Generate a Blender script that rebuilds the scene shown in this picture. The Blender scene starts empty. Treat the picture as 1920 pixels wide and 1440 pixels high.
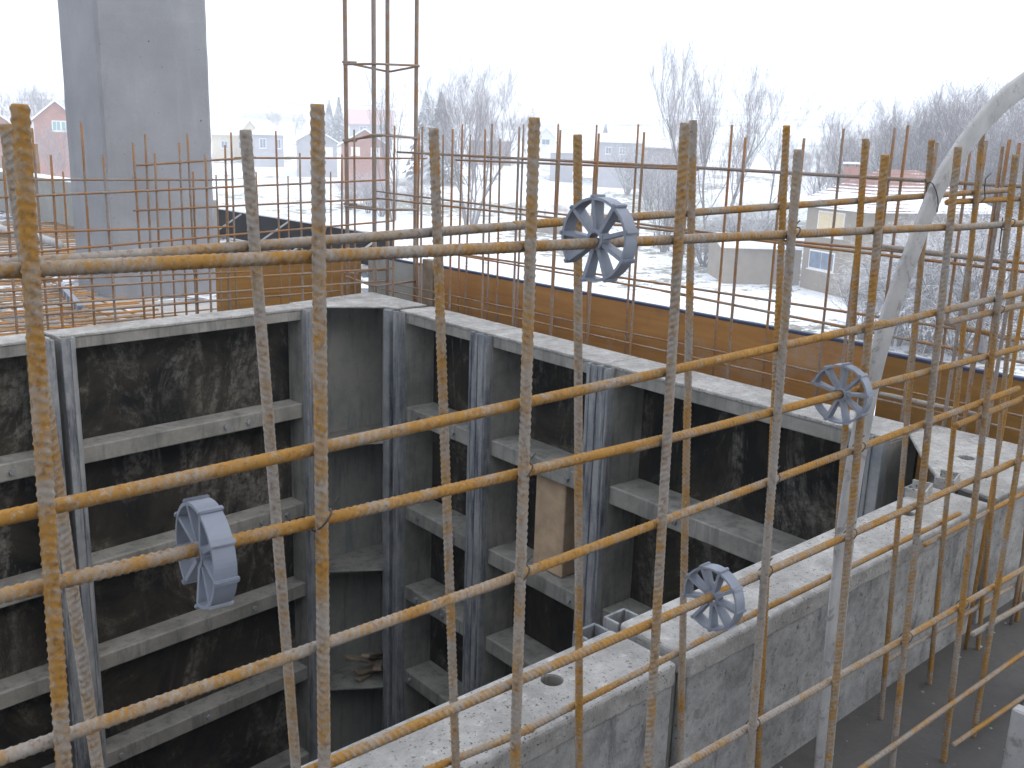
import bpy, bmesh, math, random
from mathutils import Vector, Matrix
R_ = random.Random(7)
S = bpy.context.scene
C = S.collection
GZ = 8.0                      # the eye is 8 m above the snowy ground (z = 0)

# ------------------------------------------------------------------ camera
FPX = 1820.0
pit, rol, yaw = math.radians(13.85), math.radians(-1.9), math.radians(48.0)
F = Vector((math.cos(yaw)*math.cos(pit), math.sin(yaw)*math.cos(pit), -math.sin(pit)))
R0 = Vector((math.sin(yaw), -math.cos(yaw), 0)); D0 = F.cross(R0)
RT = R0*math.cos(rol) + D0*math.sin(rol); DN = -R0*math.sin(rol) + D0*math.cos(rol)
cam = bpy.data.cameras.new('camera'); co = bpy.data.objects.new('camera', cam); C.objects.link(co)
M = Matrix((RT, -DN, -F)).transposed().to_4x4(); M.translation = (0, 0, GZ)
co.matrix_world = M
cam.sensor_width = 36; cam.lens = 36*FPX/1920; cam.clip_start = .05; cam.clip_end = 6000
cam.dof.use_dof = True; cam.dof.focus_distance = 2.6; cam.dof.aperture_fstop = 45
S.camera = co

# ------------------------------------------------------------------ world, sun, exposure
SUN_EL, SUN_AZ = 40, -68       # degrees; azimuth measured from +X to +Y
w = bpy.data.worlds.new('World'); S.world = w; w.use_nodes = True
wn = w.node_tree.nodes; wl = w.node_tree.links; bg = wn['Background']
sky = wn.new('ShaderNodeTexSky'); sky.sky_type = 'NISHITA'; sky.sun_disc = False
sky.sun_elevation = math.radians(SUN_EL); sky.sun_rotation = math.radians(90-SUN_AZ)
sky.air_density = 1.0; sky.dust_density = 6.0; sky.ozone_density = 1.0
mx = wn.new('ShaderNodeMix'); mx.data_type = 'RGBA'; mx.inputs[0].default_value = .8
wl.new(sky.outputs[0], mx.inputs[6]); mx.inputs[7].default_value = (7.6, 8.0, 8.8, 1)   # closed cloud deck
wl.new(mx.outputs[2], bg.inputs[0]); bg.inputs[1].default_value = .15
sl = bpy.data.lights.new('sun', 'SUN'); so = bpy.data.objects.new('sun', sl); C.objects.link(so)
sl.energy = .9; sl.angle = math.radians(25); sl.color = (1, .97, .93)
so.rotation_euler = Vector((-math.cos(math.radians(SUN_EL))*math.cos(math.radians(SUN_AZ)), -math.cos(math.radians(SUN_EL))*math.sin(math.radians(SUN_AZ)), -math.sin(math.radians(SUN_EL)))).to_track_quat('-Z', 'Y').to_euler()
S.view_settings.view_transform = 'Standard'; S.view_settings.look = 'None'
S.view_settings.exposure = .92; S.view_settings.gamma = 1; S.view_settings.use_curve_mapping = False
S.render.engine = 'CYCLES'
S.cycles.use_denoising = True
S.cycles.max_bounces = 8; S.cycles.diffuse_bounces = 4; S.cycles.volume_bounces = 2

# ------------------------------------------------------------------ pixel -> place (positions are relative to the eye; shifted up by GZ at the end)
def ray(u, v): return F + RT*((u-960)/FPX) + DN*((v-720)/FPX)
def onX(u, v, x): r = ray(u, v); return r*(x/r.x)
def onY(u, v, y): r = ray(u, v); return r*(y/r.y)
def onZ(u, v, z): r = ray(u, v); return r*(z/r.z)
def atR(u, v, d): r = ray(u, v); return r*(d/math.hypot(r.x, r.y))

# ------------------------------------------------------------------ helpers
def link_mesh(name, me, mat=None, parent=None):
    o = bpy.data.objects.new(name, me); C.objects.link(o)
    if mat and not me.materials: me.materials.append(mat)
    if parent:
        o.parent = parent; o.matrix_parent_inverse = Matrix.Translation(-parent.location)
    return o
def mesh(name, vs, fs, smooth=False):
    me = bpy.data.meshes.new(name); me.from_pydata([tuple(v) for v in vs], [], fs)
    if smooth: me.polygons.foreach_set('use_smooth', [True]*len(fs))
    me.update(); return me
def tag(o, label, cat, group=None):
    o['label'] = label; o['category'] = cat
    if group: o['group'] = group
    return o
def thing(name, label, cat, loc, group=None):
    o = bpy.data.objects.new(name, None); C.objects.link(o); o.location = loc; o.empty_display_size = .1
    return tag(o, label, cat, group)
def struct(o): o['kind'] = 'structure'; return o
def bm_box(bm, lo, hi, ax=None):
    """ax: (origin, a-dir, d-dir) maps local (a, d, z) to world"""
    vs = []
    for z in (lo[2], hi[2]):
        for (a, d) in ((lo[0], lo[1]), (hi[0], lo[1]), (hi[0], hi[1]), (lo[0], hi[1])):
            p = Vector((a, d, z))
            if ax: p = ax[0] + ax[1]*a + ax[2]*d + Vector((0, 0, z))
            vs.append(bm.verts.new(p))
    fs = [(3, 2, 1, 0), (4, 5, 6, 7), (0, 1, 5, 4), (1, 2, 6, 5), (2, 3, 7, 6), (3, 0, 4, 7)]
    return [bm.faces.new([vs[i] for i in f]) for f in fs]
def bm_obj(name, bm, mat, parent=None, bevel=0, seg=1, smooth=False):
    bmesh.ops.recalc_face_normals(bm, faces=bm.faces)
    if bevel:
        bmesh.ops.bevel(bm, geom=list(bm.edges), offset=bevel, segments=seg, affect='EDGES', profile=.5, clamp_overlap=True)
    me = bpy.data.meshes.new(name); bm.to_mesh(me); bm.free()
    if smooth: me.polygons.foreach_set('use_smooth', [True]*len(me.polygons))
    return link_mesh(name, me, mat, parent)
def box_obj(name, lo, hi, mat, parent=None, ax=None, bevel=.002, seg=1):
    bm = bmesh.new(); bm_box(bm, lo, hi, ax); return bm_obj(name, bm, mat, parent, bevel, seg)
def tube(pts, rads, n=8, cap=True):
    """verts, faces of a tube along pts"""
    vs, fs = [], []
    pts = [Vector(p) for p in pts]; up = None
    for i, p in enumerate(pts):
        t = (pts[min(i+1, len(pts)-1)] - pts[max(i-1, 0)]).normalized()
        if up is None:
            up = t.orthogonal().normalized()
        else:
            up = (up - t*up.dot(t)); up = up.normalized() if up.length > 1e-6 else t.orthogonal().normalized()
        s = t.cross(up); r = rads[i] if hasattr(rads, '__len__') else rads
        for k in range(n):
            a = 2*math.pi*k/n; vs.append(p + up*(math.cos(a)*r) + s*(math.sin(a)*r))
    for i in range(len(pts)-1):
        for k in range(n):
            a, b = i*n+k, i*n+(k+1) % n; fs.append((a, b, b+n, a+n))
    if cap:
        fs.append(tuple(range(n-1, -1, -1))); fs.append(tuple((len(pts)-1)*n+k for k in range(n)))
    return vs, fs

# ------------------------------------------------------------------ materials
def mat(name, build):
    m = bpy.data.materials.new(name); m.use_nodes = True
    nt = m.node_tree; b = nt.nodes['Principled BSDF']; build(nt, b); return m
class N:
    def __init__(s, nt): s.nt = nt
    def n(s, t, **k):
        x = s.nt.nodes.new('ShaderNode'+t)
        for a, v in k.items(): setattr(x, a, v)
        return x
    def l(s, a, b): s.nt.links.new(a, b)
    def coord(s, kind='Object', rnd=True, scale=(1, 1, 1)):
        tc = s.n('TexCoord'); mp = s.n('Mapping'); s.l(tc.outputs[kind], mp.inputs[0]); mp.inputs['Scale'].default_value = scale
        if rnd:
            oi = s.n('ObjectInfo'); mu = s.n('Math', operation='MULTIPLY'); s.l(oi.outputs['Random'], mu.inputs[0]); mu.inputs[1].default_value = 37.
            s.l(mu.outputs[0], mp.inputs['Location'])
        return mp.outputs[0]
    def noise(s, co, scale, det=4, rough=.6, dist=0):
        x = s.n('TexNoise'); s.l(co, x.inputs['Vector']); x.inputs['Scale'].default_value = scale; x.inputs['Detail'].default_value = det
        x.inputs['Roughness'].default_value = rough; x.inputs['Distortion'].default_value = dist; return x.outputs['Fac']
    def ramp(s, f, stops):
        x = s.n('ValToRGB'); s.l(f, x.inputs[0]); e = x.color_ramp.elements
        while len(e) < len(stops): e.new(.5)
        for i, (p, c) in enumerate(stops):
            e[i].position = p; e[i].color = (c if hasattr(c, '__len__') else (c, c, c)) + (() if hasattr(c, '__len__') and len(c) == 4 else (1,))
        return x.outputs[0]
    def mix(s, f, a, b, mode='MIX'):
        x = s.n('Mix', data_type='RGBA', blend_type=mode)
        for i, v in ((0, f), (6, a), (7, b)):
            if hasattr(v, 'links') or hasattr(v, 'is_linked'): s.l(v, x.inputs[i])
            else: x.inputs[i].default_value = v if not hasattr(v, '__len__') else tuple(v)+(1,)
        return x.outputs[2]
    def math(s, op, a, b):
        x = s.n('Math', operation=op)
        for i, v in ((0, a), (1, b)):
            if hasattr(v, 'is_linked'): s.l(v, x.inputs[i])
            else: x.inputs[i].default_value = v
        return x.outputs[0]
    def bump(s, h, strength, dist, b):
        x = s.n('Bump'); s.l(h, x.inputs['Height']); x.inputs['Strength'].default_value = strength; x.inputs['Distance'].default_value = dist
        s.l(x.outputs[0], b.inputs['Normal'])

def rebar_mat(name, bias, grey=(.255, .228, .198), rust=(.285, .148, .034), tan=(.262, .182, .108), dark=(.13, .066, .032), sc=1., r0=.0046):
    def f(nt, b):
        q = N(nt); co = q.coord('Object'); raw = q.n('TexCoord')
        n1 = q.noise(co, 48*sc, 6, .75, .8); n2 = q.noise(co, 11*sc, 3, .6); n3 = q.noise(co, 210*sc, 3, .6); oi = q.n('ObjectInfo')
        sx = q.n('SeparateXYZ'); q.l(raw.outputs['Object'], sx.inputs[0])
        rad = q.math('SQRT', q.math('ADD', q.math('MULTIPLY', sx.outputs[0], sx.outputs[0]), q.math('MULTIPLY', sx.outputs[1], sx.outputs[1])), 0)
        mr = q.n('MapRange'); q.l(rad, mr.inputs[0]); mr.inputs[1].default_value = r0*.98; mr.inputs[2].default_value = r0*1.16; mr.inputs[3].default_value = .05; mr.inputs[4].default_value = -.06
        s1 = q.math('ADD', q.math('MULTIPLY', n1, .62), q.math('MULTIPLY', n2, .62))
        s1 = q.math('ADD', s1, q.math('MULTIPLY', q.math('SUBTRACT', oi.outputs['Random'], .5), .12))
        s1 = q.math('ADD', q.math('ADD', s1, bias), mr.outputs[0])
        x = q.n('ValToRGB'); q.l(s1, x.inputs[0]); e = x.color_ramp.elements; e.new(.5); e.new(.5)
        for k, (p, c) in enumerate(((.54, grey), (.64, tan), (.72, rust), (.90, tuple(v*1.2 for v in rust)))): e[k].position = p; e[k].color = tuple(c)+(1,)
        c = q.mix(q.math('MULTIPLY', q.ramp(n3, [(.54, 0.), (.68, 1.)]), .6), x.outputs[0], dark)
        c = q.mix(q.math('MULTIPLY', q.ramp(n3, [(.30, 1.), (.40, 0.)]), .4), c, (.36, .335, .31))
        q.l(c, b.inputs['Base Color']); b.inputs['Roughness'].default_value = .85; b.inputs['Specular IOR Level'].default_value = .2
        q.bump(n3, .6, .0006, b)
    return mat(name, f)
M_bar = rebar_mat('rebar_rusty', .025)
M_barg = rebar_mat('rebar_cement_grey', -.045)
M_baro = rebar_mat('rebar_orange', .045)
M_barb = rebar_mat('rebar_brown', .0, grey=(.22, .185, .16), rust=(.25, .12, .045), tan=(.22, .14, .085), dark=(.09, .05, .03))
M_mat = rebar_mat('rebar_slab_mat', .06, grey=(.28, .22, .16), rust=(.42, .185, .04), dark=(.15, .065, .022))

def steel_mat(name, base, smear, dark, k=.5):
    def f(nt, b):
        q = N(nt); co = q.coord('Object', True); cs = q.coord('Object', True, (14, 14, 1.6))
        n1 = q.noise(co, 6, 6, .7); n2 = q.noise(cs, 1.5, 5, .7); n3 = q.noise(co, 60, 4, .7)
        c = q.mix(q.ramp(n1, [(.38, 0.), (.62, 1.)]), base, smear)
        c = q.mix(q.math('MULTIPLY', q.ramp(n2, [(.50, 0.), (.66, 1.)]), k), c, dark)
        c = q.mix(q.math('MULTIPLY', q.ramp(n3, [(.56, 0.), (.70, 1.)]), .35), c, smear)
        q.l(c, b.inputs['Base Color']); b.inputs['Roughness'].default_value = .75; b.inputs['Specular IOR Level'].default_value = .3
        q.bump(n3, .25, .001, b)
    return mat(name, f)
M_steel = steel_mat('form_steel', (.165, .158, .138), (.26, .248, .22), (.05, .052, .056))
M_stile = steel_mat('form_stile', (.15, .16, .175), (.27, .27, .265), (.032, .036, .055), .9)
M_plate = steel_mat('corner_steel', (.24, .243, .22), (.32, .305, .265), (.12, .14, .165), .6)

def f_top(nt, b):      # cement dusted steel edges seen from above
    q = N(nt); co = q.coord('Object')
    n1 = q.noise(co, 7, 6, .7); n2 = q.noise(co, 150, 2, .5); n3 = q.noise(co, 30, 6, .78); n4 = q.noise(co, 2.2, 3, .6); n5 = q.noise(co, 200, 2, .5)
    c = q.mix(q.ramp(n1, [(.35, 0.), (.65, 1.)]), (.21, .20, .185), (.37, .355, .33))
    c = q.mix(q.math('MULTIPLY', q.ramp(n3, [(.50, 0.), (.64, 1.)]), .6), c, (.17, .16, .145))
    c = q.mix(q.math('MULTIPLY', q.ramp(n3, [(.34, 1.), (.44, 0.)]), .5), c, (.50, .49, .47))
    m = q.math('MULTIPLY', q.ramp(n2, [(.645, 0.), (.675, 1.)]), q.ramp(n4, [(.42, .1), (.52, .9)]))
    c = q.mix(m, c, (.035, .033, .03))
    c = q.mix(q.math('MULTIPLY', q.ramp(n5, [(.66, 0.), (.70, 1.)]), .8), c, (.05, .047, .043))
    q.l(c, b.inputs['Base Color']); b.inputs['Roughness'].default_value = .9
    q.bump(q.math('ADD', n2, n3), .6, .003, b)
M_top = mat('form_top_cement', f_top)

def f_dark(nt, b):     # film-faced plywood with cement smears
    q = N(nt); co = q.coord('Object'); cs = q.coord('Object', True, (4, 4, 1.5))
    n1 = q.noise(co, 2.4, 7, .72, .8); n2 = q.noise(cs, 1.15, 7, .75, 1.1); n3 = q.noise(co, 30, 5, .75); n4 = q.noise(co, 1.1, 4, .65, .5)
    c = q.mix(q.ramp(n1, [(.40, 0.), (.68, 1.)]), (.006, .006, .006), (.05, .042, .029))
    s = q.math('MULTIPLY', q.ramp(n2, [(.50, 0.), (.64, 1.)]), q.ramp(n3, [(.38, 0.), (.58, 1.)]))
    c = q.mix(q.math('MULTIPLY', q.math('MULTIPLY', s, .8), q.ramp(n4, [(.40, .1), (.58, 1.)])), c, (.21, .195, .172))
    s2 = q.math('MULTIPLY', q.ramp(n1, [(.56, 0.), (.66, 1.)]), q.ramp(n3, [(.40, 0.), (.58, 1.)]))
    c = q.mix(q.math('MULTIPLY', s2, .75), c, (.20, .185, .165))
    q.l(c, b.inputs['Base Color']); b.inputs['Roughness'].default_value = .75; b.inputs['Specular IOR Level'].default_value = .12
M_dark = mat('form_plywood_dark', f_dark)

def f_face(nt, b):     # cement-grey casting face of the near form
    q = N(nt); co = q.coord('Object'); cs = q.coord('Object', True, (9, 9, 2.2))
    n1 = q.noise(co, 12, 7, .8); n2 = q.noise(cs, 1.6, 6, .75, .3); n3 = q.noise(co, 90, 4, .7); n6 = q.noise(co, 34, 5, .75, .4)
    c = q.mix(q.ramp(n1, [(.38, 0.), (.62, 1.)]), (.17, .166, .16), (.34, .33, .315))
    c = q.mix(q.math('MULTIPLY', q.ramp(n6, [(.54, 0.), (.68, 1.)]), .6), c, (.09, .09, .09))
    c = q.mix(q.math('MULTIPLY', q.ramp(n2, [(.52, 0.), (.66, 1.)]), .75), c, (.05, .053, .06))
    c = q.mix(q.math('MULTIPLY', q.ramp(n3, [(.61, 0.), (.67, 1.)]), .75), c, (.05, .05, .05))
    c = q.mix(q.math('MULTIPLY', q.ramp(n3, [(.30, 1.), (.38, 0.)]), .6), c, (.42, .41, .39))
    q.l(c, b.inputs['Base Color']); b.inputs['Roughness'].default_value = .9
    q.bump(n3, .4, .0015, b)
M_face = mat('form_cement_face', f_face)

def f_conc(nt, b):
    q = N(nt); co = q.coord('Object'); n1 = q.noise(co, 2.2, 6, .65); n2 = q.noise(co, 70, 3, .7)
    v = q.n('TexVoronoi'); q.l(co, v.inputs['Vector']); v.inputs['Scale'].default_value = 8.5; v2 = q.n('TexVoronoi'); q.l(co, v2.inputs['Vector']); v2.inputs['Scale'].default_value = 21.
    c = q.mix(q.ramp(n1, [(.32, 0.), (.68, 1.)]), (.185, .186, .194), (.24, .24, .248))
    c = q.mix(q.math('MULTIPLY', q.ramp(n2, [(.4, 0.), (.7, 1.)]), .25), c, (.15, .152, .163))
    hole = q.ramp(v.outputs['Distance'], [(.035, 1.), (.06, 0.)]); sel = q.ramp(q.noise(co, 3.1, 2, .5), [(.50, 0.), (.54, 1.)])
    c = q.mix(q.math('MULTIPLY', hole, sel), c, (.05, .05, .055))
    c = q.mix(q.math('MULTIPLY', q.ramp(v2.outputs['Distance'], [(.05, 1.), (.09, 0.)]), q.ramp(q.noise(co, 5., 2, .5), [(.52, 0.), (.56, .8)])), c, (.06, .06, .065))
    st = q.noise(q.coord('Object', True, (3, 3, .5)), 1.4, 5, .7, .4)
    c = q.mix(q.math('MULTIPLY', q.ramp(st, [(.52, 0.), (.7, 1.)]), .35), c, (.11, .112, .12))
    c = q.mix(q.math('MULTIPLY', q.ramp(st, [(.28, 1.), (.42, 0.)]), .3), c, (.30, .30, .305))
    q.l(c, b.inputs['Base Color']); b.inputs['Roughness'].default_value = .85
    q.bump(n2, .2, .002, b)
M_conc = mat('column_concrete', f_conc)
def f_concd(nt, b):
    q = N(nt); co = q.coord('Object', False); n1 = q.noise(co, 2.0, 6, .7); n2 = q.noise(co, 60, 5, .75)
    c = q.mix(q.ramp(n1, [(.35, 0.), (.65, 1.)]), (.050, .047, .043), (.092, .086, .079))
    c = q.mix(q.math('MULTIPLY', q.ramp(n2, [(.55, 0.), (.7, 1.)]), .6), c, (.045, .045, .045))
    c = q.mix(q.math('MULTIPLY', q.ramp(n2, [(.28, 1.), (.34, 0.)]), .6), c, (.30, .29, .28))
    q.l(c, b.inputs['Base Color']); b.inputs['Roughness'].default_value = .85
    q.bump(n2, .5, .004, b)
M_floor = mat('floor_concrete', f_concd)
def f_concw(nt, b):
    q = N(nt); co = q.coord('Object', False); n1 = q.noise(co, 2.0, 6, .7); n2 = q.noise(co, 40, 5, .75)
    c = q.mix(q.ramp(n1, [(.3, 0.), (.7, 1.)]), (.20, .20, .18), (.30, .295, .27))
    c = q.mix(q.math('MULTIPLY', q.ramp(n2, [(.55, 0.), (.7, 1.)]), .4), c, (.14, .14, .12))
    q.l(c, b.inputs['Base Color']); b.inputs['Roughness'].default_value = .9
M_para = mat('upstand_concrete', f_concw)
def f_deck(nt, b):     # deck boards with thin snow and wet puddles
    q = N(nt); co = q.coord('Object', False); n1 = q.noise(co, .8, 4, .6); n2 = q.noise(co, 5, 4, .65)
    c = q.mix(q.ramp(n2, [(.35, 0.), (.65, 1.)]), (.30, .29, .27), (.42, .40, .38))
    c = q.mix(q.ramp(n1, [(.46, 0.), (.50, 1.)]), c, (.12, .125, .135))
    s = q.math('ADD', q.math('MULTIPLY', n1, .5), q.math('MULTIPLY', n2, .6))
    c = q.mix(q.ramp(s, [(.58, 0.), (.63, 1.)]), c, (.86, .88, .92))
    q.l(c, b.inputs['Base Color'])
    q.l(q.ramp(n1, [(.46, .8), (.50, .22)]), b.inputs['Roughness'])
M_deck = mat('deck_boards', f_deck)

def ply_mat(name, c1, c2, c3, ax):
    def f(nt, b):
        q = N(nt); sc = (1, 1, 14); co = q.coord('Object', True, sc); cp = q.coord('Object')
        n1 = q.noise(co, 1.7, 6, .65, .5); n2 = q.noise(cp, 3.5, 6, .7)
        c = q.mix(q.ramp(n1, [(.35, 0.), (.65, 1.)]), c1, c2)
        c = q.mix(q.math('MULTIPLY', q.ramp(n2, [(.55, 0.), (.72, 1.)]), .65), c, c3)
        c = q.mix(q.math('MULTIPLY', q.ramp(n2, [(.28, 1.), (.40, 0.)]), .45), c, (.10, .055, .03))
        q.l(c, b.inputs['Base Color']); b.inputs['Roughness'].default_value = .6
    return mat(name, f)
M_ply = ply_mat('plywood_brown', (.25, .105, .02), (.34, .158, .032), (.30, .24, .20), 0)
M_ply2 = ply_mat('plywood_ochre', (.19, .088, .013), (.27, .132, .02), (.11, .062, .03), 0)
def plain(name, col, rough=.7, spec=.3, var=.15, sc=8., bump=0):
    def f(nt, b):
        q = N(nt); co = q.coord('Object'); n = q.noise(co, sc, 5, .65)
        lo = tuple(x*(1-var) for x in col); hi = tuple(min(1, x*(1+var)) for x in col)
        q.l(q.mix(q.ramp(n, [(.3, 0.), (.7, 1.)]), lo, hi), b.inputs['Base Color'])
        b.inputs['Roughness'].default_value = rough; b.inputs['Specular IOR Level'].default_value = spec
        if bump: q.bump(n, .4, bump, b)
    return mat(name, f)
M_blue = plain('edge_paint_blue', (.035, .045, .085), .6)
M_plastic = plain('spacer_plastic', (.175, .192, .23), .45, .5, .08, 20)
M_wood = plain('timber', (.40, .29, .19), .8, .2, .25, 12)
M_woodw = plain('timber_weathered', (.20, .155, .11), .85, .2, .35, 14)
M_black = plain('black_form', (.018, .019, .022), .6, .3, .3)
M_wire = plain('tie_wire', (.05, .04, .035), .6)
M_snow = plain('snow', (.86, .88, .92), .9, .1, .04, 2)
def f_pipe(nt, b):
    q = N(nt); co = q.coord('Object'); n1 = q.noise(co, 14, 6, .7); n2 = q.noise(co, 34, 5, .7, .5)
    c = q.mix(q.ramp(n1, [(.35, 0.), (.65, 1.)]), (.27, .265, .255), (.37, .362, .35))
    c = q.mix(q.math('MULTIPLY', q.ramp(n2, [(.56, 0.), (.62, 1.)]), .6), c, (.13, .125, .11))
    q.l(c, b.inputs['Base Color']); b.inputs['Roughness'].default_value = .6
M_pipe = mat('pipe_plastic', f_pipe)

# ------------------------------------------------------------------ the ground and the air
def hgt(x, y):
    r = math.hypot(x, y); th = math.atan2(y, x)
    z = -8.0
    if r > 75: z += (min(r, 175)-75)*.062
    if r > 175: z += (min(r, 420)-175)*.075
    if r > 420:
        a = (.5+.35*math.sin(th*3.1+.4)+.18*math.sin(th*7.3+2.2))
        z += (min(r, 1500)-420)*(.055+.06*a)
    z += .35*math.sin(x*.07+1)*math.sin(y*.06)*min(1, max(0, (r-12)/40))
    z += .10*math.sin(x*.31)*math.cos(y*.27)*min(1, max(0, (r-12)/20))
    return z
def f_ground(nt, b):
    q = N(nt); co = q.coord('Object', False); n1 = q.noise(co, .055, 4, .6); n2 = q.noise(co, 1.1, 6, .75, .4); n3 = q.noise(co, .012, 4, .6); nb = q.noise(co, 5, 4, .7)
    g = q.mix(q.ramp(n2, [(.4, 0.), (.6, 1.)]), (.10, .115, .045), (.17, .135, .075))
    gate = q.ramp(n1, [(.44, .0), (.62, .24)])
    m = q.ramp(q.math('ADD', n2, gate), [(.64, 0.), (.72, 1.)])
    c = q.mix(q.math('MULTIPLY', m, .9), (.86, .88, .91), g)
    far = q.ramp(n3, [(.50, 0.), (.62, .45)])
    c = q.mix(far, c, (.40, .46, .36))
    q.l(c, b.inputs['Base Color']); b.inputs['Roughness'].default_value = .95; b.inputs['Specular IOR Level'].default_value = .1
    q.bump(q.math('ADD', n2, nb), .6, .12, b)
M_ground = mat('snowy_meadow', f_ground)
vs, fs = [], []
rr = [0, 4, 8, 14, 20, 26, 32, 38, 44, 50, 56, 62, 68, 74, 80, 88, 96, 106, 116, 128, 142, 158, 175, 195, 220, 250, 290, 340, 400, 470, 560, 680, 820, 1000, 1200, 1500]
NT = 120
for r in rr:
    for k in range(NT):
        a = 2*math.pi*k/NT; x, y = r*math.cos(a), r*math.sin(a); vs.append((x, y, hgt(x, y)))
for i in range(len(rr)-1):
    for k in range(NT):
        a, b_ = i*NT+k, i*NT+(k+1) % NT; fs.append((a, a+NT, b_+NT, b_))
ground = struct(link_mesh('ground', mesh('ground', vs, fs, True), M_ground))

# ------------------------------------------------------------------ building floor
ZF, ZT = -1.07, -.751
bm = bmesh.new()
for lo, hi in (((-4.4, -7.0, -1.32), (2.98, .97, ZF)), ((2.737, .97, -1.32), (2.98, 4.02, ZF)), ((-2.4, .97, -1.32), (-.32, 4.02, ZF))):
    bm_box(bm, lo, hi)
struct(bm_obj('floor', bm, M_floor))
# slab added out of view behind the camera to shade near floor and pit
struct(box_obj('shade_slab', (-5.5, -7.5, 2.3), (4.2, -2.3, 2.52), M_para, bevel=.01))
for (x_, y_) in ((-3.4, -2.9), (2.3, -2.9)):  # made-up pillars, out of view, only there to hold the shading slab
    o_ = box_obj('shade_slab_pillar', (x_-.2, y_-.2, -1.32 if x_ < -2.5 else ZF), (x_+.2, y_+.2, 2.299), M_conc, bevel=.012); tag(o_, 'added square concrete pillar under the unseen shading slab behind the camera', 'pillar', 'added pillars under the shading slab')
struct(box_obj('deck', (-2.4, 4.02, -1.30), (4.74, 17.5, ZF), M_deck, bevel=0))
bm = bmesh.new(); bm_box(bm, (-.5, .8, -4.1), (2.9, 4.2, -4.0))
for lo, hi in (((-.5, .62, -4.0), (2.98, .80, -1.322)), ((2.76, .80, -4.0), (2.94, 4.2, -1.322)), ((-.5, 4.2, -4.0), (2.98, 4.38, -1.322)), ((-.68, .62, -4.0), (-.5, 4.38, -1.322))): bm_box(bm, lo, hi)
struct(bm_obj('shaft_walls', bm, M_floor))

# ------------------------------------------------------------------ formwork
def frame(P, Q, flip=1):
    """axes of a wall whose ribbed side runs P -> Q; d points away from the ribs (to the casting face)"""
    a = (Q-P); a.z = 0; L = a.length; a.normalize(); d = Vector((-a.y, a.x, 0))*flip
    return Vector((P.x, P.y, 0)), a, d, L
def panel(P, Q, label, T, ribs, flip=1, zb=-3.9, sw=.052, deep=.035, group=None, holes=(), tabs=True):
    o, a, d, L = frame(P, Q, flip)
    t = thing('formwork_panel', label, 'formwork', (o + a*(L/2) + Vector((0, 0, zb))), group)
    ax = (o, a, d); g = .003
    box_obj('face_sheet', (g+.004, T-.022, zb+.01), (L-g-.004, T-.001, ZT-(.0405 if holes else .0125)), M_face if holes else M_dark, t, ax, .001)
    if holes: box_obj('inner_sheet', (sw, T-.030, zb+.01), (L-sw, T-.024, ZT-.058), M_dark, t, ax, 0)
    # top rail: a flat cement dusted plate over the whole thickness, folded down on the ribbed side
    bm = bmesh.new()
    bm_box(bm, (g, 0, ZT-(.040 if holes else .012)), (L-g, T+(.003 if holes else 0), ZT), ax)
    tr = bm_obj('top_rail', bm, M_top, t, .007 if holes else .003, 3 if holes else 2)
    if holes:
        for (ha, hd, hr) in holes:
            cb = bmesh.new(); bmesh.ops.create_cone(cb, cap_ends=True, segments=20, radius1=hr, radius2=hr, depth=.1)
            cme = bpy.data.meshes.new('cut'); cb.to_mesh(cme); cb.free(); cut = bpy.data.objects.new('cut', cme); C.objects.link(cut)
            cut.location = o + a*ha + d*hd + Vector((0, 0, ZT))
            md = tr.modifiers.new('h', 'BOOLEAN'); md.object = cut; md.solver = 'EXACT'
            bpy.context.view_layer.update()
            ev = tr.evaluated_get(bpy.context.evaluated_depsgraph_get()); nm = bpy.data.meshes.new_from_object(ev)
            tr.modifiers.clear(); tr.data = nm; bpy.data.objects.remove(cut)
            hb = bmesh.new(); bmesh.ops.create_cone(hb, cap_ends=False, segments=20, radius1=hr*.99, radius2=hr*.99, depth=.06)
            bmesh.ops.translate(hb, verts=hb.verts, vec=o + a*ha + d*hd + Vector((0, 0, ZT-.034))); bm_obj('hole_sleeve', hb, M_steel, t, 0)
    box_obj('top_rail_web', (sw, .004, ZT-.056), (L-sw, .016, ZT-(.0405 if holes else .0125)), M_steel, t, ax, .002)
    # stiles: open channels standing a little proud of the ribs
    for s in (0, 1):
        bm = bmesh.new(); a0 = g if s == 0 else L-g-sw; a1 = a0+sw; th = .005; zt = ZT-.014 if not tabs else ZT-.004
        bm_box(bm, (a0, -deep, zb), (a1, -deep+th, zt), ax)
        bm_box(bm, (a0, -deep+th+.0002, zb), (a0+th, .0-.002, zt), ax)
        bm_box(bm, (a1-th, -deep+th+.0002, zb), (a1, .0-.002, zt), ax)
        bm_obj('stile', bm, M_stile, t, .0012)
        bm = bmesh.new(); bm_box(bm, (a0, 0, zb), (a1, T-.024, ZT-(.0405 if holes else .0135)), ax); bm_obj('stile_web', bm, M_steel, t, .002)
        bm = bmesh.new(); c = (a0+a1)/2 + (.012 if s == 0 else -.012)
        bm_box(bm, (c-.006, -deep-.004, zb), (c+.006, -deep-.0003, zt-.01), ax); bm_obj('stile_bead', bm, M_stile, t, .001)
    for z in ribs:
        bm = bmesh.new(); bm_box(bm, (sw+.004, .003, z-.07), (L-sw-.004, T-.0235, z), ax); bm_obj('rib', bm, M_steel, t, .005, 2)
    for z in ribs[:5]:
        for k in range(2):
            aa = rbb.uniform(sw+.05, L-sw-.05); c0 = o+a*aa+d*.003+Vector((0, 0, z-.035)); v_, f_ = tube([c0, c0-d*.012], .011, 6); link_mesh('bolt', mesh('bolt', v_, f_), M_stile, t)
    return t
rbb = random.Random(5)
RIBS = [-1.200, -1.690, -2.105, -2.56, -3.05, -3.5]
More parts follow.
